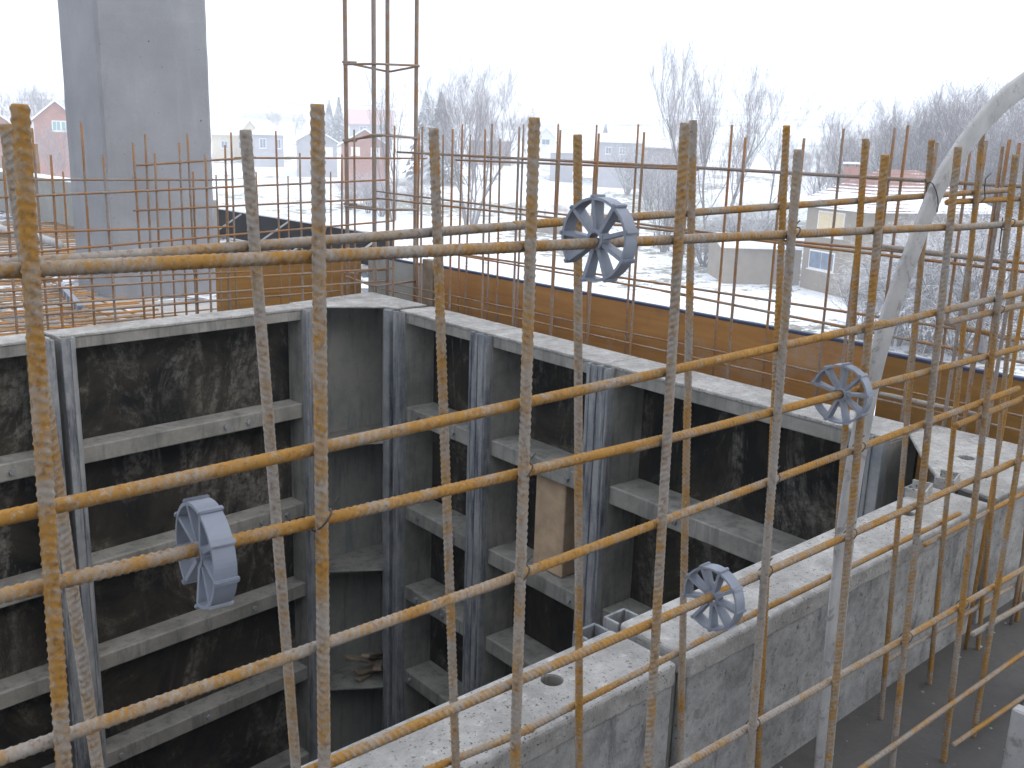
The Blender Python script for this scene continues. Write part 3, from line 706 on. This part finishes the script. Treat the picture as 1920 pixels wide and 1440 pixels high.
rd = random.Random(77); dv, df = [], []
for i in range(420):
    x_, y_ = rd.uniform(.3, 2.9), rd.uniform(-.2, .80); r_ = rd.uniform(.0012, .0045)*(2.0 if rd.random() < .06 else 1); o0 = len(dv)
    for k in range(5): a_ = k*1.257+rd.random()*.5; dv.append((x_+r_*math.cos(a_)*rd.uniform(.7, 1.3), y_+r_*math.sin(a_), ZF+.0002))
    dv.append((x_+rd.uniform(-.3, .3)*r_, y_, ZF+r_*rd.uniform(.5, 1.1)))
    for k in range(5): df.append((o0+k, o0+(k+1) % 5, o0+5))
gr = link_mesh('grit', mesh('grit', dv, df), M_top); gr['kind'] = 'stuff'; tag(gr, 'pale grit and cement crumbs scattered over the dark floor', 'grit')

# ------------------------------------------------------------------ concrete column, upstand, poles
bm = bmesh.new(); bm_box(bm, (2.245, 6.40, ZF), (2.965, 7.09, 3.2))
ce = [e for e in bm.edges if abs(e.verts[0].co.z-e.verts[1].co.z) > 1]; bmesh.ops.bevel(bm, geom=ce, offset=.018, segments=1, affect='EDGES')
bmesh.ops.subdivide_edges(bm, edges=[e for e in bm.edges if abs(e.verts[0].co.z-e.verts[1].co.z) > 1], cuts=40)
for vtx in bm.verts:
    if ZF < vtx.co.z < 3.1: vtx.co += Vector((rb.uniform(-.0022, .0022), rb.uniform(-.0022, .0022), 0))
tag(bm_obj('concrete_column', bm, M_conc), 'massive square concrete column with chamfered corners', 'column')
uw = box_obj('upstand_wall', (3.58, 8.2, ZF), (3.83, 17.0, -.56), M_para, None, None, .006); tag(uw, 'low grey concrete upstand wall behind the column', 'wall')
sc_ = box_obj('snow_cap', (3.59, 8.21, -.5598), (3.82, 16.99, -.545), M_snow, None, None, .005); sc_.parent = uw
for (u0, v0, u1, v1, lb_) in ((64, 270, 72, 338, 'brown log pole leaning beyond the concrete upstand wall'), (4, 303, 12, 338, 'pale pole beyond the concrete upstand wall at the picture edge')):
    b0, b1 = onX(u1, v1+30, 4.0), onX(u0, v0, 4.0); b0.z = ZF
    v_, f_ = tube([b0, b0.lerp(b1, .5)+Vector((.01, .02, 0)), b1], [.05, .047, .042], 10); tag(link_mesh('pole', mesh('pole', v_, f_, True), M_barb if u0 > 50 else M_pipe), lb_, 'pole')
# pale board standing at the lower right edge
pb = onZ(1916, 1440, ZF)
tag(box_obj('pale_board', (1.52, .40, ZF), (1.545, .482, -.84), M_pipe, None, None, .003), 'pale board end standing on the floor at the picture corner', 'board')

# ------------------------------------------------------------------ trees
def bark_mat(name, col, snow=.5):
    def f(nt, b):
        q = N(nt); co = q.coord('Object'); n = q.noise(co, 3, 4, .6); ge = q.n('NewGeometry'); sx = q.n('SeparateXYZ'); q.l(ge.outputs['Normal'], sx.inputs[0])
        c = q.mix(q.ramp(n, [(.3, 0.), (.7, 1.)]), tuple(x*.7 for x in col), tuple(x*1.3 for x in col))
        m = q.math('MULTIPLY', q.ramp(sx.outputs[2], [(.25, 0.), (.55, 1.)]), q.ramp(q.noise(co, 1.3, 3, .6), [(.5-snow*.3, 0.), (.62-snow*.3, 1.)]))
        q.l(q.mix(m, c, (.86, .88, .92)), b.inputs['Base Color']); b.inputs['Roughness'].default_value = .9
    return mat(name, f)
M_bark = bark_mat('bark_grey', (.12, .10, .092), .6); M_twig = bark_mat('twigs_brown', (.19, .16, .16), .55); M_twig2 = bark_mat('twigs_snowy', (.125, .10, .08), .85)
M_needle = bark_mat('needles', (.035, .05, .045), .1)
def tree_mesh(seed, H, stems, spread, depth, nch, up, twl, droop=0):
    rn = random.Random(seed); TV, TF, KV, KF = [], [], [], []
    def addt(V, Fc, pts, rads, n):
        v, f = tube(pts, rads, n, False); o = len(V); V.extend(v); Fc.extend([tuple(i+o for i in q) for q in f])
    def grow(p, d, L, r, lev):
        k = 3 if lev > 1 else 5; pts = [p]; rads = [r]; c = p.copy(); dd = d.copy()
        for i in range(k):
            dd = (dd + Vector((rn.gauss(0, .13), rn.gauss(0, .13), rn.gauss(up*.12, .06)-droop*(lev >= depth-1)))).normalized()
            c = c + dd*(L/k); pts.append(c.copy()); rads.append(r*(1-.62*(i+1)/k))
        if lev <= 1: addt(TV, TF, pts, rads, 5)
        else: addt(KV, KF, pts, rads, 3)
        if lev >= depth: return
        m = nch[min(lev, len(nch)-1)]
        for j in range(m):
            t = .25+.75*(j+rn.random())/m; i = min(int(t*k), k-1); q = pts[i].lerp(pts[i+1], t*k-i)
            ax = Vector((rn.gauss(0, 1), rn.gauss(0, 1), rn.gauss(0, .4))).normalized()
            nd = (dd*.9 + ax*spread + Vector((0, 0, up*.25))).normalized()
            grow(q, nd, L*rn.uniform(.38, .62)*(1.15-t*.35), max(r*(1-.6*t)*.5, .006), lev+1)
    for s in range(stems):
        a = 2*math.pi*s/max(1, stems)+rn.uniform(-.4, .4); sp = .0 if stems == 1 else rn.uniform(.12, .42)
        grow(Vector((math.cos(a)*.25*(stems > 1), math.sin(a)*.25*(stems > 1), 0)), Vector((math.cos(a)*sp, math.sin(a)*sp, 1)).normalized(), H*rn.uniform(.62, .8), H*.0095, 0)
    k_ = 10./max(v.z for v in KV)
    TV, KV = [v*k_ for v in TV], [v*k_ for v in KV]
    return mesh('trunk', TV, TF, True), mesh('crown', KV, KF)
TP = {}
def tree(kind, base, H, label, group=None, rot=0, tw=None, wid=1):
    if kind not in TP:
        TP[kind] = {'willow': lambda: tree_mesh(5, 10, 6, .55, 4, (9, 7, 6, 5), 1.0, 0), 'poplar': lambda: tree_mesh(9, 10, 3, .55, 4, (11, 7, 6, 4), 1.1, 0),
                    'broad': lambda: tree_mesh(21, 10, 1, .8, 4, (12, 7, 6, 5), .7, 0), 'wood': lambda: tree_mesh(33, 10, 2, .6, 4, (10, 8, 6, 4), .9, 0), 'sparse': lambda: tree_mesh(14, 10, 5, .5, 4, (6, 4, 3, 3), .9, 0),
                    'shrub': lambda: tree_mesh(41, 10, 12, .8, 3, (9, 8, 6), .5, 0, .10), 'thicket': lambda: tree_mesh(52, 10, 14, 1.1, 3, (9, 9, 6), .2, 0, .22)}[kind]()
    tm, cm = TP[kind]; s = H/10.
    nm_ = 'shrub' if kind in ('shrub', 'thicket') else 'bare_tree'
    t = thing(nm_, label, 'shrub' if nm_ == 'shrub' else 'tree', base, group); t.scale = (s*wid, s*wid, s); t.rotation_euler = (0, 0, rot)
    for n_, m_, mt in (('trunk', tm, M_bark), ('crown', cm, tw or M_twig)):
        o = bpy.data.objects.new(n_, m_); C.objects.link(o); o.parent = t
        if not m_.materials: m_.materials.append(mt)
        o.material_slots[0].link = 'OBJECT'; o.material_slots[0].material = mt
    return t
def gp_(u, v, d, dz=-.1):
    p = atR(u, v, d); p.z = hgt(p.x, p.y)+dz; return p
def gtree(kind, u, d, vtop, label, group=None, rot=0, tw=None, wid=1):
    p = gp_(u, 300, d); top = atR(u, vtop, d).z; return tree(kind, p, max(1., (top-p.z)*1.09), label, group, rot, tw, wid)
gtree('willow', 885, 83, 128, 'wide bare many-stemmed tree, its branches fanning above the far bars', None, .4, None, 1.0)
gtree('sparse', 738, 88, 118, 'thin bare tree seen through the column cage', None, 2.2, None, .72)
gtree('poplar', 1340, 74, 92, 'tall upright bare tree with straight limbs reaching above the hills', None, 1.0, None, .85)
gtree('broad', 1446, 86, 188, 'smaller bare tree just left of the tile-roofed house', None, .6)
gtree('shrub', 1255, 78, 288, 'low bare tree beside the snowy haystack field', None, .3, None, .9)
gtree('wood', 1285, 96, 220, 'hazy bare tree behind the tall upright one', None, 2.9)
gw = 'bare trees of the wood behind the house'
for i, (u, d, vt) in enumerate(((1500, 98, 268), (1530, 96, 262), (1565, 94, 250), (1600, 90, 240), (1640, 86, 198), (1665, 84, 208), (1690, 83, 205), (1715, 82, 190), (1735, 80, 180), (1757, 79, 172), (1775, 78, 165), (1800, 80, 176), (1822, 77, 180), (1850, 76, 172), (1872, 75, 166), (1895, 74, 158), (1930, 73, 160), (1680, 96, 212), (1755, 94, 190), (1835, 90, 178), (1620, 100, 236), (1580, 104, 262), (1960, 76, 170), (1785, 92, 186), (1915, 88, 170))):
    gtree(('wood', 'broad', 'poplar')[i % 3], u, d, vt, ('forked bare tree in the wood rising behind the tile-roofed house', 'single-trunked spreading bare tree in the wood behind the tile-roofed house', 'slender bare tree with upright stems in the wood behind the tile-roofed house')[i % 3], gw, i*1.3, None, 1.15)
gs = 'snow-laden shrubs by the house'
for i, (u, d, vt, k) in enumerate(((1385, 72, 372, 'thicket'), (1440, 74, 366, 'shrub'), (1335, 72, 395, 'shrub'), (1722, 46, 425, 'thicket'), (1780, 45, 432, 'thicket'), (1845, 45, 405, 'shrub'), (1905, 44, 410, 'thicket'), (1655, 47, 490, 'shrub'), (1840, 52, 385, 'thicket'), (1890, 54, 370, 'shrub'), (1960, 48, 385, 'thicket'))):
    gtree(k, u, d, vt, ('drooping tangled' if k == 'thicket' else 'upright many-stemmed')+' snow-laden shrub '+('in front of the tile-roofed house' if u > 1600 else 'left of the tile-roofed house'), gs if u > 1600 else 'snowy shrubs left of the house', i*.9, M_twig2, 1.25)
for i, (u, d, vt) in enumerate(((1180, 120, 262), (1235, 118, 268), (1220, 104, 285), (1270, 108, 268))):
    gtree('shrub', u, d, vt, 'hazy brown shrub below the long snow-roofed house', 'shrubs before the long house', i*1.7, None, 1.1)
for i, (u, d, vt) in enumerate(((690, 92, 318), (715, 90, 325), (655, 94, 335), (780, 92, 330))):
    gtree('shrub', u, d, vt, 'low hazy shrub on the field before the brick house', 'shrubs before the brick house', i*1.1, None, 1.2)
for i, (u, d, vt) in enumerate(((30, 112, 160), (62, 118, 148), (95, 122, 165), (110, 96, 225))):
    gtree('wood', u, d, vt, 'hazy bare tree by the brick house left of the column', 'bare trees left of the column', i*2.0)
for i, (u, d, vt) in enumerate(((520, 185, 205), (560, 190, 208), (600, 175, 215), (985, 165, 205), (945, 160, 215), (1000, 150, 235))):
    gtree('wood', u, d, vt, 'faint bare tree among the far village houses', 'faint trees among the far houses', i*2.3, None, 1.2)
def conifer_mesh():
    rn = random.Random(4); vs, fs = [], []
    for i in range(1500):
        z = rn.random()**.85; r = (1-z)*.26*rn.uniform(.35, 1.05); a = rn.uniform(0, 6.283)
        p = Vector((r*math.cos(a), r*math.sin(a), z*.97+.03)); d = Vector((math.cos(a), math.sin(a), -.45)).normalized(); s = d.cross(Vector((0, 0, 1))).normalized()
        L = .055*(1.15-z*.6); wv = L*.42; o = len(vs)
        vs += [p-s*wv, p+s*wv, p+d*L+Vector((0, 0, rn.uniform(-.01, .01)))]; fs.append((o, o+1, o+2))
        if rn.random() < .5: vs.append(p+Vector((0, 0, L*.6))); fs.append((o, o+2, o+3))
    return mesh('crown', vs, fs)
CM = conifer_mesh(); CM.materials.append(M_needle)
v_, f_ = tube([(0, 0, 0), (0, 0, .5), (0, 0, .96)], [.022, .014, .003], 7); CT = mesh('trunk', v_, f_, True); CT.materials.append(M_bark)
def conifer(u, d, vt, label, wid=1, group=None):
    p = gp_(u, 300, d); H = atR(u, vt, d).z-p.z; t = thing('conifer', label, 'tree', p, group); t.scale = (H*wid, H*wid, H); t.rotation_euler = (0, 0, u)
    for n_, m_ in (('crown', CM), ('trunk', CT)):
        o = bpy.data.objects.new(n_, m_); C.objects.link(o); o.parent = t
conifer(797, 125, 172, 'hazy blue spruce, the pointed one of the pair right of the column cage', .9)
conifer(826, 122, 174, 'hazy spruce with a blunt top, second of the pair right of the column cage', 1.0)
conifer(618, 180, 186, 'faint slim spruce above the far garage roof', .8, 'faint slim spruces'); conifer(636, 184, 182, 'faint slim spruce above the far garage roof', .8, 'faint slim spruces')
conifer(1132, 160, 232, 'hazy dark spruce at the end of the long snow-roofed house', 1.0)
conifer(1890, 74, 196, 'dark green ivy-clad tree at the edge of the wood', 1.1)

# ------------------------------------------------------------------ houses
def wallm(name, c, v=.12): return plain(name, c, .9, .1, v, 1.5)
M_beige = wallm('plaster_beige', (.25, .21, .16)); M_cream = wallm('plaster_cream', (.62, .55, .42)); M_brick = wallm('brick', (.33, .15, .11), .2); M_greyw = wallm('plaster_grey', (.36, .36, .38)); M_brownw = wallm('boards_brown', (.20, .15, .14))
M_white = plain('white_paint', (.75, .75, .73), .6); M_glass = plain('window_glass', (.12, .17, .24), .15, .5, .3, 3); M_shut = plain('shutter_wood', (.62, .50, .30), .7); M_shut2 = plain('shutter_rust', (.42, .22, .13), .7); M_teal = plain('window_teal', (.2, .36, .36), .4)
_e = onZ(1560, 540, -8.0); ROOF_Z = (atR(1560, 378, math.hypot(_e.x, _e.y)).z, atR(1560, 378, math.hypot(_e.x, _e.y)).z+1.85)
def f_tile(nt, b):
    q = N(nt); co = q.coord('Object'); n1 = q.noise(co, .55, 4, .6); n2 = q.noise(co, 7, 4, .7)
    wv = q.n('TexWave'); wv.wave_type = 'BANDS'; wv.bands_direction = 'Z'; q.l(co, wv.inputs['Vector']); wv.inputs['Scale'].default_value = 1.75; wv.inputs['Distortion'].default_value = .4
    c = q.mix(q.ramp(n2, [(.3, 0.), (.7, 1.)]), (.16, .07, .05), (.26, .12, .08))
    tcr = q.n('TexCoord'); sx = q.n('SeparateXYZ'); q.l(tcr.outputs['Object'], sx.inputs[0])
    hz = q.n('MapRange'); q.l(sx.outputs[2], hz.inputs[0]); hz.inputs[1].default_value = ROOF_Z[1]-.5; hz.inputs[2].default_value = ROOF_Z[0]+.5; hz.inputs[3].default_value = -.06; hz.inputs[4].default_value = .25
    s = q.math('ADD', q.math('ADD', q.math('MULTIPLY', n1, .40), q.math('MULTIPLY', wv.outputs['Fac'], .26)), q.math('ADD', q.math('MULTIPLY', n2, .34), hz.outputs[0]))
    c = q.mix(q.ramp(s, [(.58, 0.), (.66, 1.)]), c, (.86, .88, .92)); q.l(c, b.inputs['Base Color']); b.inputs['Roughness'].default_value = .9
    q.bump(wv.outputs['Fac'], .6, .05, b)
M_tile = mat('roof_tiles_snow', f_tile)
def house(P, adir, wa, wb, hw, rise, roof, wall, label, roofm, wins=(), base=None, over=.45, chim=None, sink=.6, name='house'):
    """P ground corner, adir unit along the front, the side runs to its right; roof 'hip' or 'gable' (ridge along b) or 'gable_a'"""
    a = Vector((adir[0], adir[1], 0)).normalized(); b_ = Vector((a.y, -a.x, 0))
    if base is not None: P = Vector((P.x, P.y, base))
    t = thing(name, label, 'house', P)
    ax = (Vector((P.x, P.y, P.z)), a, b_)
    def bxx(nm_, lo, hi, m_, par=t, bev=.01):
        bm = bmesh.new(); bm_box(bm, lo, hi, ax); return bm_obj(nm_, bm, m_, par, 0)
    body = bmesh.new()
    def W(x, y, z): return ax[0]+a*x+b_*y+Vector((0, 0, z))
    bm_box(body, (0, 0, -sink), (wa, wb, hw), ax)
    if roof == 'gable':
        for y in (0, wb-.01):
            q = [body.verts.new(W(*p)) for p in ((0, y, hw), (wa, y, hw), (wa/2, y, hw+rise*.97), (0, y+.01, hw), (wa, y+.01, hw), (wa/2, y+.01, hw+rise*.97))]
            body.faces.new((q[0], q[1], q[2])); body.faces.new((q[3], q[5], q[4]))
    if roof == 'gable_a':
        for x in (0, wa-.01):
            q = [body.verts.new(W(*p)) for p in ((x, 0, hw), (x, wb, hw), (x, wb/2, hw+rise*.97), (x+.01, 0, hw), (x+.01, wb, hw), (x+.01, wb/2, hw+rise*.97))]
            body.faces.new((q[0], q[1], q[2])); body.faces.new((q[3], q[5], q[4]))
    bm_obj('wall', body, wall, t, 0)
    bm = bmesh.new(); th = .16; o = over; zo = hw-o*rise/(min(wa, wb)/2)*.8
    def slab(pts):
        lo = [bm.verts.new(W(*p)) for p in pts]; hi = [bm.verts.new(W(p[0], p[1], p[2]+th)) for p in pts]; n = len(pts)
        bm.faces.new(hi); bm.faces.new(lo[::-1])
        for i in range(n): bm.faces.new((lo[i], lo[(i+1) % n], hi[(i+1) % n], hi[i]))
    zr = hw+rise
    if roof == 'gable':
        slab([(-o, -o, zo), (-o, wb+o, zo), (wa/2, wb+o, zr), (wa/2, -o, zr)]); slab([(wa/2, -o, zr), (wa/2, wb+o, zr), (wa+o, wb+o, zo), (wa+o, -o, zo)])
    elif roof == 'gable_a':
        slab([(-o, -o, zo), (wa+o, -o, zo), (wa+o, wb/2, zr), (-o, wb/2, zr)]); slab([(-o, wb/2, zr), (wa+o, wb/2, zr), (wa+o, wb+o, zo), (-o, wb+o, zo)])
    else:
        m = min(wa, wb)/2
        if wb >= wa: r1, r2 = (wa/2, m, zr), (wa/2, wb-m, zr)
        else: r1, r2 = (m, wb/2, zr), (wa-m, wb/2, zr)
        c = [(-o, -o, zo), (wa+o, -o, zo), (wa+o, wb+o, zo), (-o, wb+o, zo)]
        if wb >= wa: fl = [[c[0], c[1], r1], [c[1], c[2], r2, r1], [c[2], c[3], r2], [c[3], c[0], r1, r2]]
        else: fl = [[c[0], c[1], r2, r1], [c[1], c[2], r2], [c[2], c[3], r1, r2], [c[3], c[0], r1]]
        for f in fl: slab(f)
    rf = bm_obj('roof', bm, roofm, t, 0)
    if chim:
        x, y, z0, z1, s = chim
        ch = bxx('chimney', (x-s, y-s, z0), (x+s, y+s, z1), M_brick); bxx('chimney_cap', (x-s*1.25, y-s*1.25, z1+.12), (x+s*1.25, y+s*1.25, z1+.26), M_snow, ch)
        for sx in (-1, 1):
            for sy in (-1, 1): bxx('chimney_pier', (x+sx*s*.7-.09, y+sy*s*.7-.09, z1), (x+sx*s*.7+.09, y+sy*s*.7+.09, z1+.12), M_brownw, ch)
        for ch_ in list(t.children):
            if ch_.name.startswith('chimney_'): ch_.parent = ch; ch_.matrix_parent_inverse = Matrix.Identity(4)
    for (side, s0, s1, z0, z1, pane) in wins:
        if side == 'a':   # front: on b = 0
            f = bxx('window', (s0-.09, -.05, z0-.09), (s1+.09, -.001, z1+.09), M_white); bxx('pane', (s0, -.075, z0), ((s0+s1)/2-.03, -.052, z1), pane, f); bxx('pane', ((s0+s1)/2+.03, -.075, z0), (s1, -.052, z1), pane, f); bxx('sill', (s0-.15, -.16, z0-.16), (s1+.15, -.001, z0-.095), M_white, f)
        elif side == 'l':   # left side: a = 0
            f = bxx('window', (-.05, s0-.09, z0-.09), (-.001, s1+.09, z1+.09), M_white); bxx('pane', (-.075, s0, z0), (-.052, (s0+s1)/2-.03, z1), pane, f); bxx('pane', (-.075, (s0+s1)/2+.03, z0), (-.052, s1, z1), pane, f)
        for c_ in f.children: c_.matrix_parent_inverse = Matrix.Identity(4)
        if True:
            for c_ in list(f.children): c_.parent = f; c_.matrix_parent_inverse = Matrix.Identity(4)
    return t
# main house: corner between the two visible faces
HC = onZ(1612, 556, -8.0); HL = onZ(1500, 531, -8.0)
va = (HL-HC); va.z = 0; wa = va.length; va.normalize()
# front runs from the corner to the left end
ad = va
ez = onZ(1560, 540, -8.0); sc0 = ez.length
hE = atR(1560, 378, math.hypot(ez.x, ez.y)).z + 8.0
def along(u): 
    r = ray(u, 500); n_ = Vector((-ad.y, ad.x, 0)); k = n_.dot(HC)/(n_.x*r.x+n_.y*r.y); return (r*k-HC).dot(ad), k
def zat(u, v): s, k = along(u); return (ray(u, v)*k).z + 8.0
wins = []
for (u0, u1, v0, v1, pm) in ((1527, 1573, 398, 440, M_shut), (1518, 1562, 473, 504, M_glass)):
    wins.append(('a', along(u1)[0], along(u0)[0], zat((u0+u1)/2, v1), zat((u0+u1)/2, v0), pm))
rz = 1.85
hs = house(Vector((HC.x, HC.y, -8.0)), (ad.x, ad.y), wa, 8.6, hE, rz, 'hip', M_beige, 'beige two-storey house with snow-streaked red tile roof and brick chimney', M_tile, wins, chim=None, over=.7)
# chimney: stands on the slope facing us
b_ = Vector((ad.y, -ad.x, 0))
chp = atR(1596, 325, math.hypot(HL.x, HL.y)+3.0); ztop_ = atR(1596, 304, math.hypot(chp.x, chp.y)).z
ch = box_obj('chimney', (-.33, -.33, ztop_-2.6), (.33, .33, ztop_-.28), M_brick, hs, (Vector((chp.x, chp.y, 0)), ad, b_), .01)
cc = box_obj('chimney_cap', (-.42, -.42, ztop_-.12), (.42, .42, ztop_), M_snow, ch, (Vector((chp.x, chp.y, 0)), ad, b_), .02)
for sx in (-1, 1):
    for sy in (-1, 1): box_obj('chimney_pier', (sx*.24-.08, sy*.24-.08, ztop_-.279), (sx*.24+.08, sy*.24+.08, ztop_-.121), M_brownw, ch, (Vector((chp.x, chp.y, 0)), ad, b_), .005)
# annex to its left with an open door
A1 = onZ(1358, 524, -8.0); A0 = onZ(1498, 528, -8.0); va2 = A1-A0; va2.z = 0; wa2 = va2.length
d2 = va2.normalized(); kx = lambda u: (onZ(u, 525, -8.0)-A0).dot(d2)
an = house(Vector((A0.x, A0.y, -8.0)), (d2.x, d2.y), wa2, 5.0, 2.15, .5, 'gable_a', M_beige, 'low beige shed with a snowy roof attached left of the tile-roofed house', M_snow, [], over=.5)
bxm = bmesh.new(); bm_box(bxm, (kx(1462), -.06, .0), (kx(1443), -.002, 1.5), (Vector((A0.x, A0.y, -8.0)), d2, Vector((d2.y, -d2.x, 0)))); bm_obj('door', bxm, M_brownw, an)
bxm = bmesh.new(); bm_box(bxm, (kx(1480), -.06, .5), (kx(1466), -.002, 1.5), (Vector((A0.x, A0.y, -8.0)), d2, Vector((d2.y, -d2.x, 0)))); bm_obj('window', bxm, M_glass, an)
pg = onZ(1415, 522, -8.0); gb = box_obj('barrow_tub', (-.45, -.35, 0), (.45, .35, .35), plain('green_plastic', (.06, .38, .26), .5), None, None, .08, 2); gb.location = (pg.x, pg.y, -7.6)
tag(gb, 'small green tub standing before the shed', 'tub')
# far village houses
def fhouse(u0, u1, vb, d, vE, vR, roof, wall, label, roofm=None, win=None, depth=9, skew=0, chim=None):
    p0, p1 = atR(u0, vb, d), atR(u1, vb, d+skew); zb = (p0.z+p1.z)/2; a = Vector((p1.x-p0.x, p1.y-p0.y, 0)); wa = a.length
    a.normalize()
    hw = atR((u0+u1)/2, vE, d).z-zb; rs = atR((u0+u1)/2, vR, d).z-zb-hw
    # side must run away from the eye
    b_ = Vector((a.y, -a.x, 0))
    wn_ = []
    if win: 
        for (f0, f1, g0, g1) in win[1]: wn_.append(('a', wa*f0, wa*f1, hw*g0, hw*g1, win[0]))
    P = Vector((p0.x, p0.y, zb))
    if b_.dot(P) < 0: a, P = -a, Vector((p1.x, p1.y, zb))
    gz = min(hgt(p0.x, p0.y), hgt(p1.x, p1.y)); 
    return house(P, (a.x, a.y), wa, depth, hw, max(rs, .3), roof, wall, label, roofm or M_snow, wn_, sink=max(1., zb-gz+1), chim=chim)
fhouse(398, 470, 289, 150, 250, 222, 'gable_a', M_cream, 'cream village house with two snowy roof ridges right of the column', None, (M_glass, [(.15, .3, .3, .6), (.6, .75, .3, .6)]))
fhouse(452, 488, 288, 146, 250, 226, 'gable', M_cream, 'narrow cream gable house beside the snowy pyramid roof', None, (M_glass, [(.4, .6, .4, .7)]))
fhouse(476, 532, 289, 142, 249, 226, 'hip', M_greyw, 'grey house under a snowy pyramid roof', None, (M_glass, [(.1, .25, .3, .7), (.6, .78, .3, .7)]), 7.0)
fhouse(556, 632, 292, 128, 266, 243, 'gable', M_greyw, 'wide low garage with a snowy gable roof and pale door', None, (M_white, [(.12, .48, .02, .6)]), 9)
fhouse(640, 728, 300, 112, 272, 243, 'gable', M_brick, 'red brick gable house with white windows behind the column cage', None, (M_white, [(.2, .36, .35, .8), (.62, .78, .35, .8)]), 9)
fhouse(655, 735, 252, 175, 232, 206, 'gable_a', M_greyw, 'faint house with a pinkish snowed roof above the brick house', plain('roof_pink', (.52, .36, .34), .9), (M_glass, [(.1, .25, .3, .7), (.6, .75, .3, .7)]), 8)
fhouse(880, 958, 282, 150, 262, 244, 'gable_a', M_brownw, 'brown house hidden behind the fanning bare tree', None, None, 8)
fhouse(1006, 1040, 276, 150, 258, 240, 'gable', M_white, 'small white gable house right of the fanning tree', None, (M_glass, [(.3, .7, .3, .8)]), 8)
fhouse(1032, 1075, 298, 132, 282, 262, 'hip', M_greyw, 'low snow-roofed hut under the white gable house', None, None, 7)
fhouse(1118, 1205, 303, 128, 266, 252, 'gable_a', M_greyw, 'long house with snowy roof and bluish walls behind thin bars', None, (M_glass, [(.1, .2, .4, .7), (.4, .5, .4, .7), (.7, .8, .4, .7)]), 8)
fhouse(1205, 1262, 300, 131, 276, 266, 'gable_a', M_brownw, 'brown barn with snowy roof adjoining the long house', None, None, 8)
fhouse(66, 150, 266, 100, 226, 190, 'gable', M_brick, 'brick gable house with teal windows left of the column', None, (M_teal, [(.22, .38, .55, .95), (.42, .58, .55, .95)]), 9)
fhouse(-60, 24, 272, 104, 232, 200, 'gable', M_brick, 'brick house cut off by the left picture edge', None, None, 9)
for i, (u0, u1, vb, vE, vR) in enumerate(((408, 446, 222, 211, 203), (455, 500, 224, 213, 206), (505, 535, 226, 216, 208), (545, 590, 222, 212, 204), (660, 700, 204, 196, 188), (1060, 1100, 238, 230, 222), (1215, 1262, 246, 238, 230))):
    fhouse(u0, u1, vb, 330+i*6, vE, vR, 'gable_a', M_greyw, 'faint far house on the hillside almost lost in haze', M_snow, None, 10)['group'] = 'faint far houses on the hillside'
# haystack under snow
hp_ = gp_(1036, 400, 86, 0); vs_, fs_ = [], []
Hh = atR(1036, 366, 86).z-hp_.z
for i in range(9):
    t_ = i/8; r_ = 2.3*math.sqrt(max(0, 1-t_**1.8))*(1+.1*math.sin(i))+.02
    for k in range(16): a_ = 2*math.pi*k/16; rr_ = r_*(1+.08*math.sin(3*a_+i)); vs_.append((hp_.x+rr_*math.cos(a_), hp_.y+rr_*math.sin(a_), hp_.z-.2+t_*(Hh+.2)))
for i in range(8):
    for k in range(16): a, b2 = i*16+k, i*16+(k+1) % 16; fs_.append((a, b2, b2+16, a+16))
tag(link_mesh('haystack', mesh('haystack', vs_, fs_, True), bark_mat('hay', (.24, .19, .13), .75)), 'rounded haystack capped with snow standing on the white field', 'haystack')
# fences
def fence(P, Q, n, h, label):
    t = thing('fence', label, 'fence', Vector((P.x, P.y, hgt(P.x, P.y))))
    prev = None
    for k in range(n+1):
        p = P.lerp(Q, k/n); p.z = hgt(p.x, p.y); bm = bmesh.new(); bm_box(bm, (p.x-.05, p.y-.05, p.z-.2), (p.x+.05, p.y+.05, p.z+h)); bm_obj('post', bm, M_brownw, t)
        if prev is not None:
            for zf in (.35, .85):
                v_, f_ = tube([prev+Vector((0, 0, h*zf)), p+Vector((0, 0, h*zf))], .03, 5); link_mesh('rail', mesh('rail', v_, f_), M_brownw, t)
        prev = p
fence(onZ(1225, 470, -8), onZ(1345, 490, -8), 12, 1.2, 'thin field fence left of the shed')
fence(onZ(1800, 590, -8), onZ(1990, 575, -8), 14, 1.4, 'dark fence in front of the shrubs beside the dense bars')

# ------------------------------------------------------------------ everything up by the eye height
bpy.context.view_layer.update()
for o in list(S.objects):
    if o.parent is None and o.type not in ('CAMERA', 'LIGHT'): o.location.z += GZ

# ------------------------------------------------------------------ air
def f_haze(nt, b):
    nt.nodes.remove(b); v = nt.nodes.new('ShaderNodeVolumePrincipled'); v.inputs['Color'].default_value = (.93, .96, 1, 1); v.inputs['Density'].default_value = .0031; v.inputs['Anisotropy'].default_value = .2
    nt.links.new(v.outputs[0], nt.nodes['Material Output'].inputs['Volume'])
hzm = mat('haze', f_haze); hzm.cycles.homogeneous_volume = True
hz = box_obj('haze', (-1600, -1600, -2), (1600, 1600, 190), hzm, None, None, 0); hz['kind'] = 'stuff'
